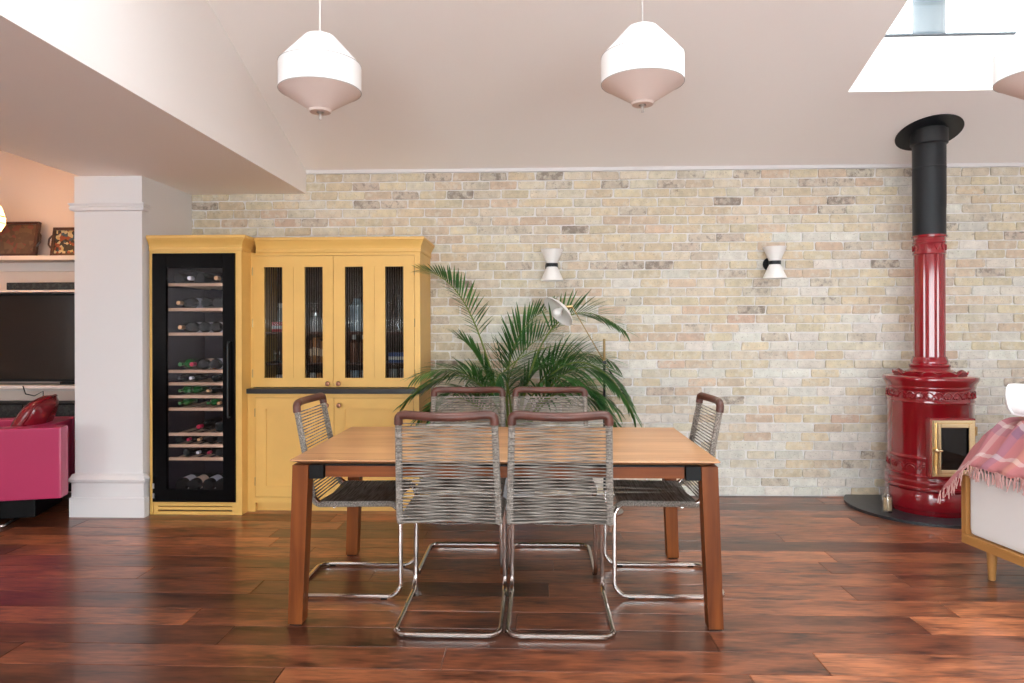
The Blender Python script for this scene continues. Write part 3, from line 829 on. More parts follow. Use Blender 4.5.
# things inside the dresser
def mat2(n, c, r=.5): return mat(n, c, r)
mat2('tin_red', (.45, .02, .03)); mat2('tin_blue', (.05, .10, .28)); mat2('book_brown', (.16, .06, .03)); mat2('book_orange', (.45, .18, .05)); mat2('china_white', (.6, .6, .58), .3); mat2('jar_grey', (.25, .27, .28), .4); mat2('glass_blue', (.22, .32, .40), .2)
def jar(name, x, z, r, h, mt, label, cat, lid=None, yy=5.1, neck=.8):
    t = thing(name, label, cat, (x, yy, z))
    MB().lathe([(0, 0), (r*.92, 0), (r, .006), (r, h*.78), (r*neck, h*.9), (r*neck, h), (0, h)], 20).build('body', mt, t)
    if lid: MB().lathe([(r*neck*1.06, h*.92), (r*neck*1.06, h*1.1), (0, h*1.1)], 20).build('lid', lid, t)
    return t
def box_thing(name, x0, x1, y0, y1, z, h, mt, label, cat, group=None, part='label_band', pm_=None):
    t = thing(name, label, cat, ((x0+x1)/2, (y0+y1)/2, z), 0, group)
    w = (x1-x0)/2; d = (y1-y0)/2
    MB().box(-w, w, -d, d, 0, h, min(.004, w*.3)).build('body', mt, t)
    if pm_: MB().box(-w*.98, w*.98, -d-.001, -d+.002, h*.3, h*.62).build(part, pm_, t)
    return t
ZU, ZM, ZL = 1.3055, 1.0725, ZP+.001
box_thing('tin', -1.985, -1.905, 5.06, 5.14, ZU, .075, 'tin_red', 'small red tin on the upper shelf behind the leftmost glass', 'tin', pm_='china_white')
jar('spice_jar', -1.885, ZU, .022, .13, 'book_orange', 'slim amber jar beside the small red tin', 'jar', 'jar_grey')
jar('glass_jar', -1.97, ZU, .028, .2, 'jar_grey', 'tall grey jar behind the small red tin', 'jar', 'china_white', yy=5.22)
jar('storage_jar', -1.66, ZU, .04, .13, 'jar_grey', 'grey storage jar on the upper shelf, left of its pair', 'jar', 'steel')
jar('storage_jar', -1.575, ZU, .04, .125, 'jar_grey', 'grey storage jar on the upper shelf, right of its pair', 'jar', 'steel')
jar('glass_pitcher', -1.345, ZU, .055, .25, 'glass_blue', 'large pale glass pitcher behind the third reeded pane', 'pitcher', None, neck=.55)
jar('glass_vase', -1.03, ZU, .06, .28, 'jar_glass', 'large clear vase on the upper shelf behind the rightmost glass', 'vase', None, neck=.7)
for k in range(4):
    jar('drinking_glass', -1.975+.034*k, ZM, .0155, .09, 'jar_glass', 'clear drinking glass, %s in the row behind the leftmost reeded pane' % ('first', 'second', 'third', 'fourth')[k], 'glass', None, neck=1.0)['group'] = 'row of drinking glasses'
for k, (mt, h) in enumerate((('book_brown', .17), ('book_orange', .19), ('book_brown', .18), ('book_orange', .165), ('book_brown', .19))):
    box_thing('book', -1.695+.028*k, -1.671+.028*k, 5.05, 5.2, ZM, h, mt, '%s spine book, %s from the left behind the second reeded pane' % ('brown' if 'brown' in mt else 'orange', ('first', 'second', 'third', 'fourth', 'fifth')[k]), 'book', 'books behind the second reeded pane', 'title_band', 'label_cream')
for k, mt in enumerate(('china_white', 'book_orange', 'china_white')):
    jar('small_jar', -1.685+.052*k, ZL, .023, .11, mt, ('white jar at left below the books', 'amber jar in the middle below the books', 'white jar at right below the books')[k], 'jar', 'foil_black')
jar('mug', -1.93, ZL, .036, .085, 'china_white', 'white mug low behind the leftmost reeded pane', 'mug', None, neck=1.0)
for k in range(2):
    jar('carafe', -1.37+.075*k, ZM, .03, .19, 'book_brown', ('brown carafe on the left behind the third reeded pane', 'brown carafe on the right behind the third reeded pane')[k], 'carafe', 'china_white', neck=.45)
    jar('tumbler', -1.365+.075*k, ZL, .034, .12, 'glass_blue', ('blue grey tumbler on the left low behind the third pane', 'blue grey tumbler on the right low behind the third pane')[k], 'glass', None, neck=1.0)
box_thing('storage_box', -1.10, -.96, 5.06, 5.2, ZM, .075, 'tin_blue', 'blue storage box behind the rightmost reeded pane', 'box', pm_='china_white')
for k in range(2):
    jar('tumbler', -1.07+.075*k, ZL, .034, .13, 'jar_grey', ('grey tumbler on the left below the blue box', 'grey tumbler on the right below the blue box')[k], 'glass', None, neck=1.0)

# ------------------------------------------------------------------ dining table
TX0, TX1, TY0, TY1, TZ = -1.097, .803, 3.006, 4.03, .745
tb = thing('dining_table', 'long teak dining table with angled legs', 'table', ((TX0+TX1)/2, (TY0+TY1)/2, 0))
cx, cy = tb.location.x, tb.location.y
hw, hd_ = (TX1-TX0)/2, (TY1-TY0)/2
nb = 6; bw = 2*hd_/nb
for k in range(nb):
    y0 = -hd_+k*bw; y1 = y0+bw-.0008
    ch = .055
    c0 = ch if k == 0 else 0; c1 = ch if k == nb-1 else 0
    v = [(-hw+ch, y0+c0, TZ-.026), (hw-ch, y0+c0, TZ-.026), (hw-ch, y1-c1, TZ-.026), (-hw+ch, y1-c1, TZ-.026),
         (-hw, y0, TZ-.006), (hw, y0, TZ-.006), (hw, y1, TZ-.006), (-hw, y1, TZ-.006), (-hw, y0, TZ), (hw, y0, TZ), (hw, y1, TZ), (-hw, y1, TZ)]
    f = [(3, 2, 1, 0), (8, 9, 10, 11)] + [(i, (i+1) % 4, (i+1) % 4+4, i+4) for i in range(4)] + [(i+4, (i+1) % 4+4, (i+1) % 4+8, i+8) for i in range(4)]
    MB().add(v, f).build('top_board', 'table_top_wood', tb)
for sx in (-1, 1):
    for sy in (-1, 1):
        lx, ly = sx*(hw-.043), sy*(hd_-.05)
        leg = MB().frustum((lx+sx*.026, ly+sy*.005, .008, .0325, .035), (lx, ly, TZ-.0262, .036, .038)).build('leg', 'table_leg_wood_shaded', tb)
        MB().box(lx+sx*.026-.026, lx+sx*.026+.026, ly+sy*.005-.028, ly+sy*.005+.028, 0, .008).build('foot_pad', 'black_matt', leg)
        MB().box(min(lx-sx*.037, lx-sx*.10), max(lx-sx*.037, lx-sx*.10), ly-.03, ly+.03, TZ-.088, TZ-.027).build('bracket', 'black_matt', tb)
for sy in (-1, 1):
    y0 = sy*(hd_-.05)
    MB().box(-hw+.148, hw-.148, y0-.012, y0+.012, TZ-.083, TZ-.034).build('apron', 'table_rail_wood_shaded', tb)
    MB().box(-hw+.10, hw-.10, y0-.009, y0+.009, TZ-.034, TZ-.0265).build('apron_spacer', 'black_matt', tb)
for sx in (-1, 1):
    x0 = sx*(hw-.048)
    MB().box(x0-.012, x0+.012, -hd_+.09, hd_-.09, TZ-.083, TZ-.0265).build('apron', 'table_rail_wood_shaded', tb)

# ------------------------------------------------------------------ chairs
def make_chair():
    t = thing('dining_chair', 'x', 'chair')
    h = .222; hb = .229
    bt = Vector((.209, -.248, .918)); bb = Vector((h, -.158, .462))
    left = [bt, bb, (h, .27, .468), (hb, .272, .0125), (hb, -.27, .0125)]
    pts = left + [(-hb, -.27, .0125), (-hb, .272, .0125), (-h, .27, .468), (-h, bb.y, bb.z), (-bt.x, bt.y, bt.z)]
    path = fillet(pts, [.07, .07, .07, .06, .06, .07, .07, .07], 7)
    MB().tube(path, .0112, 10).build('frame', 'chrome', t)
    # brown grip along the top: bowed bar with ends turned down over the tubes
    ht = .209
    g = [(ht, -.2470, .914), (ht, -.2500, .934), (ht-.003, -.251, .953), (ht-.03, -.252, .957)]
    gp = [Vector(p) for p in g]
    mid = [Vector((ht-.03-(2*ht-.06)*k/8, -.252-.034*math.sin(PI*k/8), .956-.006*math.sin(PI*k/8))) for k in range(1, 8)]
    gp2 = [Vector((-p.x, p.y, p.z)) for p in reversed(gp)]
    gpath = gp+mid+gp2
    sm = [gpath[0]]
    for a, b in zip(gpath[:-1], gpath[1:]):
        sm += [a.lerp(b, .5), b]
    for _ in range(2):
        sm = [sm[0]] + [(sm[i-1]+sm[i]*2+sm[i+1])/4 for i in range(1, len(sm)-1)] + [sm[-1]]
    MB().tube(sm, .0195, 12).build('grip', 'grip_brown', t)
    # cords of the back
    def bp(s): return bb.lerp(bt, s)
    def cords(m, pts_fn, n, nrm, s0, s1, gap=.0135, rad=.0026):
        for i in range(n):
            s = s0+(s1-s0)*i/(n-1); ds = (s1-s0)/(n-1)*.5
            for sg in (-1, 1):
                a = pts_fn(s); b = pts_fn(s+ds)
                nv = nrm(s)
                p0 = Vector((-a.x, a.y, a.z))+nv*gap*sg; p1 = Vector((b.x, b.y, b.z))-nv*gap*sg
                m.tube([p0, p0.lerp(p1, .5), p1] if sg > 0 else [Vector((-b.x, b.y, b.z))+nv*gap*sg, (p0.lerp(p1, .5)), Vector((a.x, a.y, a.z))-nv*gap*sg], rad, 5, cap=False)
    def sleeve(m, pl, r0=.0138, r1=.0168):
        for sg in (-1, 1):
            q = [Vector((sg*abs(p.x), p.y, p.z)) for p in pl]
            # resample
            L_ = [0]
            for a, b in zip(q[:-1], q[1:]): L_.append(L_[-1]+(b-a).length)
            n = int(L_[-1]/.0036); out = []
            j = 0
            for i in range(n+1):
                d = L_[-1]*i/n
                while j < len(L_)-2 and L_[j+1] < d: j += 1
                tt = (d-L_[j])/max(1e-9, L_[j+1]-L_[j]); out.append(q[j].lerp(q[j+1], min(1, tt)))
            m.tube(out, [r0 if i % 2 else r1 for i in range(n+1)], 7)
    bn = Vector((0, -(bt.z-bb.z), (bt.y-bb.y))).normalized()
    m = MB()
    cords(m, bp, 30, lambda s: bn, .02, .975)
    sleeve(m, [bp(.99), bp(.12)])
    o = m.build('back_cords', 'cord', t); o['kind'] = 'stuff'
    m = MB()
    def spt(s): return Vector((h, bb.y+.02+s*.385, .464+.004*s))
    cords(m, spt, 40, lambda s: Vector((0, 0, 1)), .02, .99, .0135, .0031)
    half = [p for p in path[:30] if p.z > .40 and p.x > 0]
    corner = fillet([bp(.14), bb, (h, .27, .468), (hb, .272, .36)], [.07, .07], 7)[:-1]
    corner = [p for p in corner if p.y < .262]
    sleeve(m, corner)
    o = m.build('seat_cords', 'cord', t); o['kind'] = 'stuff'
    MB().tube([(-h, -.06, .452)] + [(-h+2*h*k/6, -.06-.012*math.sin(PI*k/6), .452-.02*math.sin(PI*k/6)) for k in range(1, 6)] + [(h, -.06, .452)], .008, 8).build('seat_bar', 'chrome', t)
    for sx in (-1, 1):
        for yy in (-.2, .19):
            MB().box(sx*hb-.012, sx*hb+.012, yy-.015, yy+.015, 0.0, .004).build('glide', 'black_matt', t)
    return t
ch0 = make_chair()
G = 'cord chairs around the dining table'
for k, (x, y_, rz, lb) in enumerate([
    (-.388, 3.19, 0, 'cord dining chair on the near side of the table, nearer the wine cabinet'),
    (.104, 3.19, 0, 'cord dining chair on the near side of the table, nearer the stove'),
    (-.412, 3.885, 180, 'cord dining chair on the palm side of the table, nearer the dresser'),
    (.085, 3.89, 180, 'cord dining chair on the palm side of the table, nearer the floor lamp'),
    (-.938, 3.56, -90, 'cord dining chair at the table end nearest the wine cabinet'),
    (.655, 3.60, 90, 'cord dining chair at the table end nearest the red stove')]):
    o = ch0 if k == 0 else copy_tree(ch0)
    o.location = (x, y_, 0); o.rotation_euler = (0, 0, R(rz)); tag(o, lb, 'chair', G)

# ------------------------------------------------------------------ pendants
def make_pendant():
    t = thing('pendant_lamp', 'x', 'lamp')
    r = .196
    MB().lathe([(.0, .374), (.058, .374), (.072, .368), (.08, .36), (r, .232)], 48).build('upper_shade', 'shade_fabric', t)
    MB().lathe([(r, .2315), (r+.001, .2305), (r+.001, .105), (r-.002, .102)], 48).build('shade_band', 'shade_fabric', t)
    MB().lathe([(r-.002, .102), (.052, .012), (.048, .002), (.018, .0)], 48).build('lower_shade', 'shade_under_bounce', t)
    MB().lathe([(.052, .0125), (.055, .009), (.05, .0), (.044, .0)], 32).build('bottom_ring', 'shade_under_bounce', t)
    for zz_ in (.2312, .1035):
        MB().tube([((r+.0006)*math.cos(2*PI*k/48), (r+.0006)*math.sin(2*PI*k/48), zz_) for k in range(48)], .0014, 5, closed=True).build('seam', 'seam_grey', t)
    MB().lathe([(.014, .003), (.014, -.004), (.006, -.008), (.006, -.036), (0, -.038)], 16).build('finial', 'steel', t)
    return t
pe0 = make_pendant()
for k, (x, y_, z, lb) in enumerate([
    (-1.05, 3.3, 2.385, 'white fabric pendant lamp hanging above the end near the dresser'),
    (.515, 3.3, 2.40, 'white fabric pendant lamp hanging above the middle of the brick wall'),
    (2.275, 3.12, 2.33, 'white fabric pendant lamp cut off by the picture edge near the roof window')]):
    o = pe0 if k == 0 else copy_tree(pe0)
    o.location = (x, y_, z); tag(o, lb, 'lamp', 'white pendant lamps')
    top = zc(y_)-z
    MB().tube([(0, 0, .373), (0, 0, top-.02)], .0035, 8).build('cord', 'white_enamel', o)
    MB().lathe([(0, top-.045), (.05, top-.04), (.055, top+.03), (0, top+.03)], 24).build('ceiling_rose', 'white_enamel', o)

# ------------------------------------------------------------------ wall lamps
def make_sconce():
    t = thing('wall_lamp', 'x', 'lamp')
    MB().lathe([(.090, .122), (.0885, .122), (.041, .012), (.041, .0)], 32).build('upper_shade', 'white_enamel', t)
    MB().lathe([(.093, -.122), (.0915, -.122), (.041, -.012), (.041, .0)], 32).build('lower_shade', 'white_enamel', t)
    MB().lathe([(.042, .014), (.046, .014), (.046, -.014), (.042, -.014)], 32).build('band', 'black_metal', t)
    d = MB().lathe([(0, 0), (.052, 0), (.052, .014), (0, .016)], 28); d.xf(Matrix.Translation((0, .125, 0)) @ Matrix.Rotation(R(90), 4, 'X'))
    d.build('backplate', 'black_metal', t)
    MB().tube([(0, .04, 0), (0, .115, 0)], .009, 10).build('arm', 'black_metal', t)
    MB().ball((0, 0, .05), .026, 8).build('bulb', 'bulb_white', t)
    MB().ball((0, 0, -.05), .026, 8).build('bulb', 'bulb_white', t)
    return t
s0 = make_sconce(); s0.location = (.127, YW-.13, 1.818); tag(s0, 'white hourglass wall lamp above the palm', 'lamp', 'hourglass wall lamps')
s1 = copy_tree(s0); s1.location = (1.838, YW-.13, 1.827); tag(s1, 'white hourglass wall lamp on bare brick towards the stove', 'lamp', 'hourglass wall lamps')

# ------------------------------------------------------------------ floor lamp
fl = thing('floor_lamp', 'black and brass floor lamp with tilted white dish shade', 'lamp', (.494, 4.96, 0))
MB().lathe([(0, 0), (.13, 0), (.135, .006), (.13, .014), (.02, .018), (.014, .03), (0, .03)], 36).build('base', 'steel', fl)
MB().tube([(0, 0, .02), (0, 0, 1.06)], .0095, 10).build('pole', 'black_metal', fl)
MB().tube([(0, 0, 1.06), (0, 0, 1.25)], .009, 10).build('brass_tip', 'brass', fl)
MB().tube([(.03, -.012, 1.03), (-.235, -.10, 1.48)], .0042, 8).build('arm', 'brass', fl)
MB().tube([(.16, -.012, .83), (.03, -.012, 1.03)], .006, 8).build('arm_tail', 'black_metal', fl)
MB().tube([(.20, -.012, .765), (.135, -.012, .87)], .013, 10).build('counterweight', 'black_metal', fl)
MB().tube([(0, .02, 1.08), (0, -.03, 1.08)], .014, 10).build('pivot', 'black_metal', fl)
nv = Vector((-.66, -.34, -.66)).normalized()
rot = nv.to_track_quat('Z', 'Y').to_matrix().to_4x4()
sc_ = Vector((-.335, -.13, 1.445))
d = MB().lathe([(.0, -.045), (.04, -.043), (.09, -.03), (.125, -.008), (.132, .002), (.1315, .004), (.12, -.004), (.085, -.025), (.04, -.038), (0, -.04)], 36)
d.xf(Matrix.Translation(sc_) @ rot)
sh = d.build('shade', 'white_enamel', fl)
b_ = MB().lathe([(0, -.04), (.014, -.039), (.016, -.02), (.028, -.005), (.033, .012), (.028, .03), (.014, .042), (0, .045)], 16); b_.xf(Matrix.Translation(sc_) @ rot)
b_.build('bulb', 'bulb_white', sh)
MB().tube([sc_ - nv*.044, Vector((-.235, -.10, 1.48))], .012, 8).build('socket', 'brass', fl)

# ------------------------------------------------------------------ red stove
SX, SY = 2.845, 5.04
he = MB()
pts = []
hr = .528; hyc = 5.12
a_end = math.asin((YW-.016-hyc)/hr)
for k in range(49):
    a = a_end - (PI+2*a_end)*k/48
    pts.append((hr*math.cos(a), hyc+hr*math.sin(a)-SY))
he.prism(list(reversed(pts)), 0, .02)
hearth = tag(he.build('hearth_plate', 'slate'), 'black slate hearth slab under the red stove', 'hearth'); hearth.location = (SX, SY, 0)
st = thing('wood_stove', 'tall glossy red enamelled round wood stove', 'stove', (SX, SY, .0205))
Z0 = .0205
def pr(l): return [(r*.925, z-Z0) for r, z in l]
def faceted(prof, n=8, soft=5):
    """round body with slightly flattened panels"""
    m = MB(); v = []; f = []; seg = n*soft; k = len(prof)
    for i in range(seg):
        a = 2*PI*i/seg - PI/2
        for r, z in prof: v.append((r*math.cos(a), r*math.sin(a), z))
    for i in range(seg):
        j = (i+1) % seg
        for q in range(k-1): f.append((i*k+q, j*k+q, j*k+q+1, i*k+q+1))
    return m.add(v, f, True)
R_ = 'red_enamel'
MB().lathe(pr([(.27, .0206), (.285, .0206), (.295, .05), (.305, .055), (.312, .07), (.312, .165), (.305, .185), (.318, .20), (.318, .212), (.308, .22), (.312, .235), (.312, .25), (.302, .262), (.302, .285), (.308, .292), (.306, .30), (.295, .306)]), 64).build('base', R_, st)
MB().lathe(pr([(.295, .306), (.295, .40), (.30, .405), (.302, .415), (.297, .424), (.292, .43), (.292, .79), (.296, .796), (.302, .805), (.296, .815), (.294, .82), (.294, .885), (.302, .892), (.306, .905), (.304, .912), (.315, .935), (.326, .95), (.33, .965), (.326, .978), (.31, .985), (.0, .985)]), 64).build('body', R_, st)
# frieze: interlaced arcs
m = MB()
for k in range(30):
    a = 2*PI*k/30
    for o_ in (0,):
        arc = []
        for q in range(7):
            t_ = q/6; aa = a + (t_-.5)*2*PI/30*1.5
            rr = .2745; z = .832 + .045*math.sin(PI*t_)
            arc.append((rr*math.cos(aa), rr*math.sin(aa), z-Z0))
        m.tube(arc, .005, 5)
    m.ball((.274*math.cos(a), .274*math.sin(a), .838-Z0), .008, 4)
o = m.build('frieze', R_, st); o['kind'] = 'stuff'
m = MB()
for k in range(20):
    a = 2*PI*k/20
    for rr_, dz in ((.045, 0), (.028, 0)):
        arc = []
        for q in range(7):
            t_ = PI*q/6
            aa = a + rr_*math.cos(t_)/.275
            arc.append((.275*math.cos(aa), .275*math.sin(aa), .335+rr_*math.sin(t_)-Z0))
        if not (-PI/2-.62 < ((a+PI) % (2*PI)-PI) < -PI/2+.62): m.tube(arc, .0045, 5)
o = m.build('lower_frieze', R_, st); o['kind'] = 'stuff'
# scalloped crown
for k in range(12):
    a = 2*PI*k/12
    m = MB(); v = []; n = 10
    for q in range(n+1):
        aa = a + (q/n-.5)*2*PI/12*.96; h_ = .012+.022*math.sin(PI*q/n)
        for r_, z in ((.215, .984), (.231, .986+h_), (.239, .985+h_*.9), (.226, .984)):
            v.append((r_*math.cos(aa), r_*math.sin(aa), z-Z0))
    f = []
    for q in range(n):
        for s_ in range(4): f.append((q*4+s_, (q+1)*4+s_, (q+1)*4+(s_+1) % 4, q*4+(s_+1) % 4))
    f += [(3, 2, 1, 0), tuple(n*4+s_ for s_ in range(4))]
    m.add(v, f, True).build('scallop', R_, st)
# column with fluted shaft
MB().lathe(pr([(.18, .984), (.18, .994), (.162, 1.0), (.165, 1.01), (.14, 1.028), (.138, 1.04), (.145, 1.05), (.145, 1.06), (.128, 1.068), (.13, 1.085), (.122, 1.10), (.118, 1.115)]), 48).build('column_base', R_, st)
v = []; f = []; nn = 64
for i in range(nn):
    a = 2*PI*i/nn; r_ = .100 - (.005 if i % 8 == 0 else 0)
    for z in (1.11, 1.86): v.append((r_*math.cos(a), r_*math.sin(a), z-Z0))
for i in range(nn): f.append((2*i, 2*((i+1) % nn), 2*((i+1) % nn)+1, 2*i+1))
MB().add(v, f, True).build('column_shaft', R_, st, 20)
MB().lathe(pr([(.109, 1.85), (.116, 1.855), (.116, 1.865), (.111, 1.872), (.111, 1.925), (.117, 1.93), (.117, 1.94), (.112, 1.946), (.112, 1.968), (.122, 1.973), (.124, 1.985), (.118, 1.99), (.10, 1.99)]), 48).build('capital', R_, st)
m = MB()
for k in range(14):
    a = 2*PI*k/14
    m.tube([(.1045*math.cos(a+d_), .1045*math.sin(a+d_), z-Z0) for d_, z in ((-.2, 1.88), (0, 1.918), (.2, 1.88))], .004, 5)
o = m.build('capital_frieze', R_, st); o['kind'] = 'stuff'
# flue pipe, ceiling plate
MB().lathe(pr([(.1145, 1.989), (.1145, 2.185)]), 40).build('flue_pipe', 'black_metal', st)
MB().lathe(pr([(.1165, 2.185), (.1165, 2.47), (.1185, 2.472), (.1185, 2.478), (.1165, 2.48), (.1165, zc(SY)+.02)]), 40).build('flue_pipe', 'black_metal', st)
ang = math.atan(SL)
pl = MB().lathe([(0, 0), (.218, 0), (.218, .006), (0, .006)], 48)
pl.xf(Matrix.Translation((0, 0, zc(SY)-.009-Z0)) @ Matrix.Rotation(-ang, 4, 'X'))
pl.build('ceiling_plate', 'black_metal', st)
MB().lathe(pr([(.118, zc(SY)-.1), (.130, zc(SY)-.09), (.130, zc(SY)+.01)]), 40).build('flue_collar', 'black_metal', st)
MB().lathe(pr([(.115, zc(SY)+TH-.1), (.115, 4.6)]), 32).build('outdoor_flue', 'pipe_grey', st)
# door (flat, brass)
DW, DH, DZ = .285, .385, .50
yd = -.285
dx = .0
def dbox(x0, x1, z0, z1, y0, y1, bev=.004): return (x0+dx, x1+dx, yd+y0, yd+y1, DZ+z0-Z0, DZ+z1-Z0, bev)
m = MB(); w, h_ = DW/2, DH/2
for (iw, ow, y0) in ((.022, 0, -.004), (.05, .02, -.016)):
    m.box(*dbox(-w+ow, -w+iw, -h_+ow, h_-ow, y0, .03)).box(*dbox(w-iw, w-ow, -h_+ow, h_-ow, y0, .03)).box(*dbox(-w+iw, w-iw, -h_+ow, -h_+iw, y0, .03)).box(*dbox(-w+iw, w-iw, h_-iw, h_-ow, y0, .03))
dd = m.build('door', 'polished_brass', st)
MB().box(*dbox(-w+.045, w-.045, -h_+.045, h_-.045, .0, .004, 0)).build('door_glass', 'stove_glass', dd)
MB().box(*dbox(-w+.04, w-.04, -h_+.04, h_-.04, .012, .02, 0)).build('firebox_back', 'black_matt', dd)
l_ = MB().tube([(dx-w+.005, yd-.03, DZ-.01-Z0), (dx-w+.05, yd-.03, DZ-.01-Z0)], .008, 8)
l_.ball((dx-w+.012, yd-.034, DZ-.01-Z0), .016, 6).tube([(dx-w+.03, yd-.028, DZ-.01-Z0), (dx-w+.03, yd-.034, DZ-.12-Z0)], .006, 8)
l_.build('latch', 'polished_brass', dd)
for z in (.12, -.12):
    MB().tube([(dx+w+.006, yd+.0, DZ+z-.03-Z0), (dx+w+.006, yd+.0, DZ+z+.03-Z0)], .009, 8).build('hinge', 'polished_brass', dd)
# red door surround filling the gap between flat door and round body
MB().box(-w-.012+dx, w+.012+dx, yd+.012, yd+.11, DZ-h_-.012-Z0, DZ+h_+.012-Z0, .006).build('door_surround', R_, st)

# small bottle of matches on the hearth
mb = thing('match_bottle', 'small clear glass bottle of matches on the black hearth', 'bottle', (2.487, 4.93, .0205))
MB().lathe([(0, 0), (.032, 0), (.036, .006), (.036, .105), (.03, .122), (.016, .132), (.015, .172), (.018, .176), (.0135, .176), (.0125, .13), (.028, .118), (.033, .10), (.033, .012), (0, .012)], 28).build('glass', 'bottle_glass', mb)
for k in range(30):
    a = rnd.uniform(0, 6.28); r_ = .028*math.sqrt(rnd.random()); tl = rnd.uniform(-.02, .02)
    MB().tube([(r_*math.cos(a), r_*math.sin(a), .013), (r_*math.cos(a)*.95+tl*.1, r_*math.sin(a)*.95, rnd.uniform(.08, .105))], .0034, 5).build('match', 'matches', mb)

# ------------------------------------------------------------------ palm
palm = thing('potted_palm', 'large green palm in a pot behind the dining table', 'plant', (-.16, 5.08, 0))
MB().lathe([(0, .0), (.13, 0), (.14, .01), (.17, .32), (.182, .325), (.182, .35), (.165, .35), (.158, .31)], 36).build('pot', 'terracotta', palm)
MB().lathe([(.159, .315), (.08, .325), (0, .33)], 24).build('soil', 'soil', palm)
PB = Vector((-.16, 5.08, 0))
def bez(P, t):
    n = len(P)-1; r = Vector((0, 0, 0))
    for i, p in enumerate(P): r += p*(math.comb(n, i)*(1-t)**(n-i)*t**i)
    return r
def leaflet(base, d, ln, wd, droop, side):
    """narrow blade folded along its rib, bending down toward the tip"""
    d = d.normalized(); up = Vector((0, 0, 1)); w = d.cross(up)
    if w.length < .2: w = Vector((0, 1, 0))
    w.normalize()
    v = []; n = 6; p = base.copy(); dirn = d.copy()
    for i in range(n+1):
        t = i/n; wt = wd*(.4+.6*min(1, t*3.2))*(1 if t < .6 else max(.04, ((1-t)/.4)**.8))
        nn = w.cross(dirn).normalized()
        v += [p - w*wt - nn*wt*.25, p, p + w*wt - nn*wt*.25]
        dirn = (dirn + Vector((0, 0, -droop/n))).normalized(); p = p + dirn*(ln/n)
    f = []
    for i in range(n):
        a = i*3; f += [(a, a+1, a+4, a+3), (a+1, a+2, a+5, a+4)]
    return v, f
rest = MB(); budget = [0]
def frond(ctrl, s0, nl, ln, spread, droop, twist=0.0, objs=True, wd=.0115):
    P = [Vector(c) for c in ctrl]
    pts = [bez(P, i/22) for i in range(23)]
    fr = MB().tube([p-PB for p in pts], [.009*(1-i/22)+.0018 for i in range(23)], 6).build('frond', 'palm_stem', palm)
    for i in range(nl):
        t = s0+(1-s0)*(i+.5)/nl
        p = bez(P, t); tg = (bez(P, min(1, t+.01))-bez(P, t-.01)).normalized()
        sd = tg.cross(Vector((0, 0, 1)))
        if sd.length < .1: sd = Vector((1, 0, 0))
        sd = Matrix.Rotation(twist, 3, tg) @ sd.normalized()
        upv = sd.cross(tg)
        u = (t-s0)/(1-s0)
        l = ln*(.6+.4*math.sin(PI*min(1, u*.95+.22)))*(1-.3*u)
        fwd = .55+.75*u
        for sg in (-1, 1):
            dv = sd*sg*spread + tg*fwd + upv*.28 + Vector((rnd.uniform(-.09, .09), rnd.uniform(-.09, .09), rnd.uniform(-.06, .06)))
            vv, ff_ = leaflet(p-PB, dv, l*rnd.uniform(.9, 1.08), wd, droop*rnd.uniform(.7, 1.3), sg)
            # keep clear of the wall behind
            vv = [Vector((q.x, min(q.y, YW-.03-PB.y), q.z)) for q in vv]
            vv = [Vector((q.x, min(q.y, ((YU-.05) if q.z > 1.0 else (YL-.04)) - PB.y), q.z)) if q.x+PB.x < XD1+.03 else q for q in vv]
            if objs and budget[0] < 300:
                budget[0] += 1
                MB().add(vv, ff_, True).build('leaflet', 'palm_leaf', fr)
            else:
                rest.add(vv, ff_, True)
    return fr
B = (-.16, 5.08, .33)
# (control points, start of leaflets, pairs, length, spread, droop, twist)
frond([B, (-.30, 5.05, .9), (-.42, 5.02, 1.45), (-.56, 4.95, 1.72), (-.83, 4.86, 1.75)], .46, 30, .23, .8, .35, .5, wd=.0075)          # tall left
frond([B, (-.10, 5.06, .95), (.02, 5.02, 1.42), (.28, 5.02, 1.62), (.66, 5.02, 1.30)], .52, 28, .30, .9, .4, -.5, wd=.008)              # arching right
frond([B, (-.40, 5.05, .62), (-.46, 5.0, .95), (-.12, 5.0, 1.24), (.30, 5.0, 1.20)], .36, 34, .36, 1.0, .22, -1.15, wd=.008)            # centre, blades upright
frond([B, (-.08, 5.0, .8), (.10, 4.92, 1.22), (.46, 4.90, 1.26), (.70, 4.90, .70)], .40, 32, .38, .95, .75, -.3, wd=.009)               # low right
frond([B, (-.25, 5.0, .75), (-.36, 4.93, 1.08), (-.64, 4.86, 1.10), (-.93, 4.81, .80)], .40, 26, .34, .95, .7, .3, wd=.008)            # low left
frond([B, (-.24, 5.12, .75), (-.26, 5.14, 1.1), (-.16, 5.16, 1.36), (.10, 5.18, 1.48)], .45, 26, .34, .95, .35, -.6, False, wd=.008)
frond([B, (-.12, 5.0, .75), (-.02, 4.93, 1.0), (.22, 4.88, 1.14), (.46, 4.84, .80)], .38, 28, .40, .95, .75, .1, False, wd=.009)
frond([B, (-.26, 5.0, .7), (-.44, 4.9, .95), (-.62, 4.82, 1.02), (-.74, 4.78, .70)], .40, 26, .34, .95, .75, 0, False, wd=.009)
frond([B, (-.18, 5.0, .8), (-.2, 4.95, 1.05), (-.26, 4.85, 1.12), (-.3, 4.72, .86)], .40, 24, .30, .9, .6, 0, False, wd=.008)
frond([B, (-.10, 5.1, .8), (.06, 5.15, 1.1), (.30, 5.2, 1.24), (.60, 5.22, 1.06)], .40, 28, .38, .95, .55, -.5, False, wd=.008)
frond([B, (-.2, 5.1, .7), (-.38, 5.15, 1.0), (-.46, 5.2, 1.2), (-.60, 5.24, 1.26)], .42, 22, .30, .9, .4, .4, False, wd=.008)
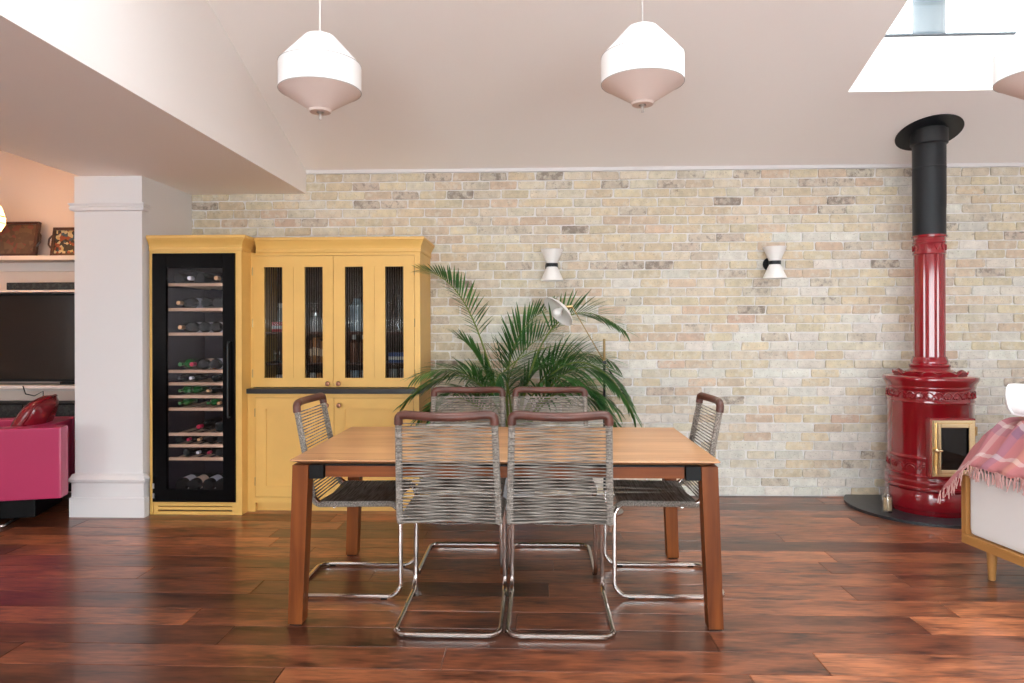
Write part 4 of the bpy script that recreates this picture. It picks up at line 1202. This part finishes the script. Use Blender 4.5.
frond([B, (-.05, 5.05, .7), (.12, 5.0, .95), (.36, 4.98, 1.02), (.58, 4.96, .74)], .35, 28, .36, .95, .8, .2, False, wd=.009)
frond([B, (-.02, 5.05, .8), (.16, 4.98, 1.12), (.44, 4.95, 1.16), (.62, 4.94, .86)], .36, 30, .40, 1.0, .8, .4, False, wd=.009)
frond([B, (-.10, 5.0, .7), (.06, 4.9, .95), (.34, 4.84, .98), (.56, 4.82, .66)], .34, 28, .36, 1.0, .8, -.5, False, wd=.009)
frond([B, (-.22, 5.05, .7), (-.36, 5.02, 1.0), (-.58, 4.92, 1.12), (-.86, 4.83, .98)], .36, 28, .34, 1.0, .7, -.3, False, wd=.008)
frond([B, (-.26, 4.98, .6), (-.4, 4.88, .85), (-.6, 4.83, .95), (-.82, 4.80, .70)], .36, 26, .34, 1.0, .8, .4, False, wd=.009)
frond([B, (-.22, 5.1, .7), (-.3, 5.1, .98), (-.14, 5.1, 1.2), (.16, 5.1, 1.32)], .36, 30, .36, 1.0, .3, -.9, False, wd=.008)
frond([B, (-.14, 5.05, .7), (-.12, 5.02, .95), (.02, 5.0, 1.16), (.26, 4.98, 1.06)], .34, 28, .38, 1.0, .5, .3, False, wd=.008)
rest.build('leaflet_mass', 'palm_leaf', palm)['kind'] = 'stuff'

# ------------------------------------------------------------------ right: upholstered daybed with throw
db = thing('daybed', 'white upholstered daybed with wooden base frame', 'sofa', (2.30, 3.78, 0), R(8))
LN, WD = 2.0, .92
MB().box(0, .05, -LN, 0, .165, .215, .004).build('base_rail', 'oak', db)
MB().box(.05, WD-.05, -.05, 0, .165, .215, .004).build('base_rail', 'oak', db)
MB().box(WD-.05, WD, -LN, 0, .165, .215, .004).build('base_rail', 'oak', db)
MB().box(.05, WD-.05, -LN, -LN+.05, .165, .215, .004).build('base_rail', 'oak', db)
MB().box(0.0, .03, -.032, 0, .2155, .53, .003).build('corner_post', 'oak_leg', db)
MB().box(WD-.03, WD, -.032, 0, .2155, .53, .003).build('corner_post', 'oak_leg', db)
for sx, yy in ((.075, -.12), (WD-.075, -.12), (.075, -LN+.12), (WD-.075, -LN+.12)):
    MB().lathe([(0, 0), (.014, 0), (.017, .004), (.026, .165), (0, .165)], 16, (sx, yy)).build('leg', 'oak_leg', db)
MB().box(.012, .14, -LN+.01, -.034, .2155, .575, .035).build('side_panel', 'linen_white', db)
MB().box(.20, WD-.03, -.16, -.005, .2155, .74, .04).build('back_panel', 'linen_white', db)
MB().box(.142, WD-.03, -LN+.02, -.165, .2155, .44, .03).build('seat_cushion', 'linen_white', db)
MB().box(.20, WD-.04, -.52, -.168, .441, .72, .06).build('bolster', 'linen_white', db)
MB().box(.33, WD-.02, -.03, .005, .735, .77, .004).build('top_rail', 'oak', db)
# throw draped over the far corner
def throw():
    t = thing('throw_blanket', 'pink plaid fringed throw draped over the daybed corner', 'blanket', (2.30, 3.78, 0), R(8))
    NU, NV = 44, 40
    v = []; uvs = []
    def hgt(x):        # drape profile across the bed (x local)
        pass
    # cross profile from the hanging left edge over the side and up over the back
    prof = [(-.03, .585), (-.026, .592), (-.01, .606), (.02, .622), (.06, .645), (.10, .685), (.15, .735), (.20, .775), (.26, .795), (.34, .80), (.45, .797), (.58, .795), (.72, .792), (.85, .79)]
    L_ = [0]
    for a, b in zip(prof[:-1], prof[1:]): L_.append(L_[-1]+math.hypot(b[0]-a[0], b[1]-a[1]))
    def pp(s):
        d = s*L_[-1]
        for i in range(len(prof)-1):
            if d <= L_[i+1] or i == len(prof)-2:
                k = (d-L_[i])/(L_[i+1]-L_[i]); return (prof[i][0]+(prof[i+1][0]-prof[i][0])*k, prof[i][1]+(prof[i+1][1]-prof[i][1])*k)
    for i in range(NU+1):
        s = i/NU; x, z = pp(s)
        for j in range(NV+1):
            q = j/NV
            y_ = .075 - .62*q
            hang = max(0, 1-q/.24)**.7 if q < .24 else 0        # only the far corner hangs down
            rip = .010*math.sin(q*34+s*4)+.006*math.sin(q*61+s*11)
            rise = .035*math.sin(min(1, q*1.6)*PI*.5) * min(1, s*2.5) - .05*max(0, q-.6)*min(1, s*3)
            xx_, zz_ = x, z + rip*(.4+min(1, s*3)) + rise + .012
            if s < .22:
                e = (1-s/.22)
                zz_ -= hang*e*.17; xx_ -= hang*e*.03
            else:
                e = 0
            if q < .10: zz_ -= (.10-q)**1.3*2.2*min(1, s*3)
            xx_ += .012*math.sin(q*27)*(1-s)
            v.append((xx_, y_, zz_)); uvs.append((s, q))
    f = []
    for i in range(NU):
        for j in range(NV):
            a = i*(NV+1)+j; f.append((a, a+1, a+NV+2, a+NV+1))
    me = bpy.data.meshes.new('cloth'); me.from_pydata(v, [], f)
    uv = me.uv_layers.new(name='UVMap')
    for lp in me.loops: uv.data[lp.index].uv = uvs[lp.vertex_index]
    me.polygons.foreach_set('use_smooth', [True]*len(f))
    o = link('cloth', me, 'plaid', t)
    so = o.modifiers.new('thick', 'SOLIDIFY'); so.thickness = .007
    # fringe along the hanging edge
    fr = MB()
    for j in range(0, NV+1):
        p = Vector(v[j])
        for q in range(2):
            e = p + Vector((rnd.uniform(-.018, .006), rnd.uniform(-.012, .012), -rnd.uniform(.05, .075)))
            fr.tube([p+Vector((0, q*.004, 0)), (p+e)/2+Vector((rnd.uniform(-.006, .006), 0, 0)), e], .0026, 4)
    fm = fr.build('fringe', mat('fringe', (.55, .30, .28), .95).name, t); fm['kind'] = 'stuff'
throw()
# white cushion standing behind on the daybed
def cushion(name, loc, rot, w, h, d, mt, label, cat, piping=None):
    t = thing(name, label, cat, loc); t.rotation_euler = rot
    n = 14; v = []; f = []
    for sg in (1, -1):
        for i in range(n+1):
            for j in range(n+1):
                a = -1+2*i/n; b = -1+2*j/n
                e = max(0, (1-abs(a)**2.6)*(1-abs(b)**2.6))**.5
                pin = 1-.05*(abs(a)*abs(b))**2*1.0
                # corners pull outward, edges in
                ea = a*(1-.10*abs(b)**3*abs(a)**3); eb = b*(1-.10*abs(a)**3*abs(b)**3)
                v.append((ea*w/2, -sg*d/2*e, eb*h/2 + h/2))
    K = (n+1)**2
    for s_ in range(2):
        for i in range(n):
            for j in range(n):
                q = s_*K+i*(n+1)+j; c_ = (q, q+1, q+n+2, q+n+1); f.append(c_ if s_ == 0 else tuple(reversed(c_)))
    MB().add(v, f, True).build('cushion_body', mt, t, 80)
    loop = []
    for k in range(n): loop.append(v[k*(n+1)])
    for k in range(n): loop.append(v[n*(n+1)+k])
    for k in range(n): loop.append(v[(n-k)*(n+1)+n])
    for k in range(n): loop.append(v[n-k])
    MB().tube(loop, .006, 6, closed=True).build('piping', piping or mt, t)
    return t
cushion('cushion', (2.70, 3.70, .845), (R(-14), R(6), R(10)), .46, .17, .17, 'cotton_white', 'crumpled white cushion on top of the daybed behind the throw', 'cushion')

# ------------------------------------------------------------------ left: next room
shl = thing('wall_shelf', 'long pale upper shelf holding two trays', 'shelf', (-4.6, 5.42, 1.87))
MB().box(-1.9, 1.34, -.24, -.001, 0, .033, .002).build('board', 'paint_shelf', shl)
MB().box(-1.9, 1.34, -.03, -.001, -.07, -.0005, .002).build('batten', 'paint_shelf', shl)
shl2 = thing('wall_shelf', 'thin pale lower shelf above the television', 'shelf', (-4.6, 5.42, 1.618))
MB().box(-1.9, 1.34, -.24, -.001, 0, .018, .002).build('board', 'paint_shelf', shl2)
MB().box(-1.9, 1.34, -.03, -.001, -.05, -.0005).build('batten', 'paint_shelf', shl2)
shl3 = thing('wall_shelf', 'pale narrow shelf just below the television', 'shelf', (-4.6, 5.42, .868))
MB().box(-1.9, 1.34, -.26, -.001, 0, .025, .002).build('board', 'paint_shelf', shl3)
MB().box(-1.9, 1.34, -.03, -.001, -.04, -.0005).build('batten', 'paint_shelf', shl3)
tv = thing('television', 'large dark flat television between the wall shelves', 'television', (-4.45, 5.30, .895))
MB().box(-.62, .98, -.03, .03, 0.02, .715, .004).build('casing', 'black_matt', tv)
MB().box(-.605, .965, -.032, -.0305, .04, .70).build('screen', 'tv_black', tv)
for x in (-.4, .7): MB().box(x, x+.16, -.05, .05, 0, .02, .002).build('foot', 'black_matt', tv)
sb = thing('soundbar', 'long low black soundbar on the shelf above the television', 'speaker', (-3.95, 5.30, 1.6365))
MB().box(-.23, .55, -.05, .05, 0.004, .062, .006).build('casing', 'black_matt', sb)
MB().box(-.225, .545, -.052, -.0505, .01, .056).build('grille', 'wicker_black', sb)
for x in (-.18, .45): MB().box(x, x+.05, -.04, .04, 0, .004).build('foot', 'black_matt', sb)
def tray(x, w, h, label, mt, frm):
    t = thing('serving_tray', label, 'tray', (x, 5.27, 1.9035)); t.rotation_euler = (R(-10), 0, 0)
    MB().box(-w/2+.02, w/2-.02, -.006, .006, .02, h-.02).build('panel', mt, t)
    m = MB().box(-w/2, w/2, -.02, .012, 0, .022, .003).box(-w/2, w/2, -.02, .012, h-.022, h, .003).box(-w/2, -w/2+.022, -.02, .012, .022, h-.022, .003).box(w/2-.022, w/2, -.02, .012, .022, h-.022, .003)
    m.build('rim', frm, t)
    for sg in (-1, 1):
        MB().tube(fillet([(sg*w/2, -.014, h*.28), (sg*(w/2+.024), -.014, h*.4), (sg*(w/2+.024), -.014, h*.6), (sg*w/2, -.014, h*.72)], .02, 4), .007, 6).build('handle', frm, t)
    return t
tray(-4.18, .46, .285, 'brown rectangular tray with a faded picture on the wall shelf', 'tray_picture', 'walnut_dark')
tray(-3.63, .40, .235, 'mosaic patterned tray beside the white pier', 'tray_mosaic', 'walnut_dark')
unit = thing('media_cabinet', 'low black woven front media cabinet under the television', 'cabinet', (-4.6, 5.31, 0))
MB().box(-1.6, 1.31, -.09, .10, .06, .75, .004).build('body', 'black_matt', unit)
for k in range(4):
    x0 = -1.59+k*.7275
    MB().box(x0, x0+.715, -.106, -.091, .075, .735, .003).build('door', 'wicker_black', unit)
for x in (-1.5, 1.2):
    for yy in (-.06, .07): MB().box(x-.02, x+.02, yy-.02, yy+.02, 0, .06).build('foot', 'black_matt', unit)
cb = tag(MB().tube([(0, 0, .13), (.03, -.012, .07), (.10, -.012, .055), (.16, 0, .09), (.17, -.01, .0), (.20, -.01, -.12)], .004, 6).build('cable', 'black_matt'), 'thin black cable hanging below the television', 'cable')
cb.location = (-3.97, 5.15, .76)
# magenta sofa (rotated a little)
so = thing('leather_sofa', 'magenta leather sofa beside the white pier', 'sofa', (-3.205, 4.50, 0), R(15))
MB().box(-.95, 0, 0, .13, .185, .668, .018).build('arm', 'pink_leather', so)
MB().box(-.95, -.12, .54, .66, .185, .668, .018).build('arm', 'pink_leather', so)
MB().box(-.28, -.12, .131, .539, .185, .668, .018).build('backrest', 'pink_leather', so)
MB().box(-.95, -.281, .131, .539, .185, .30, .015).build('seat_base', 'pink_leather', so)
MB().box(-.94, -.285, .135, .535, .301, .44, .03).build('seat_cushion', 'red_leather', so)
MB().tube(fillet([(-.9, .03, .012), (-.36, .03, .012), (-.36, .60, .012), (-.9, .60, .012)], .03), .012, 8).build('floor_rail', 'chrome', so)
MB().box(-.9, -.22, .16, .62, .03, .1845, .01).build('shadow_block', 'black_matt', so)  # black box standing in for the shadow under the sofa
for x in (-.85, -.42):
    for yy in (.03, .60): MB().tube([(x, yy, .02), (x, yy, .19)], .012, 8).build('leg', 'chrome', so)
c2 = cushion('sofa_cushion', (-3.715, 4.73, .455), (Matrix.Rotation(R(33), 4, 'Y') @ Matrix.Rotation(R(105), 4, 'Z')).to_euler(), .36, .46, .19, 'red_leather', 'dark red leather cushion leaning on the magenta sofa', 'cushion')
# paper lantern
pl_ = thing('paper_lantern', 'glowing cream paper lantern hanging in the next room', 'lamp', (-3.915, 4.65, 2.09))
MB().lathe([(.05, .24), (.07, .235), (.145, .10), (.165, .03), (.165, -.01), (.14, -.06), (.05, -.10)], 32).build('shade', 'lantern_paper', pl_)
for r_, z in ((.166, .035), (.166, -.012)):
    MB().tube([(r_*math.cos(2*PI*k/32), r_*math.sin(2*PI*k/32), z) for k in range(32)], .004, 5, closed=True).build('rib', 'walnut_dark', pl_)
MB().tube([(0, 0, .235), (0, 0, .955)], .004, 6).build('cord', 'white_enamel', pl_)
MB().lathe([(0, .235), (.05, .235), (.05, .24), (0, .241)], 24).build('top_disc', 'white_enamel', pl_)
ld = bpy.data.lights.new('lantern_bulb', 'POINT'); ld.energy = 22; ld.color = (1.0, .78, .55); ld.shadow_soft_size = .045
lo = bpy.data.objects.new('lantern_bulb', ld); C.objects.link(lo); lo.location = (-3.915, 4.65, 2.14)
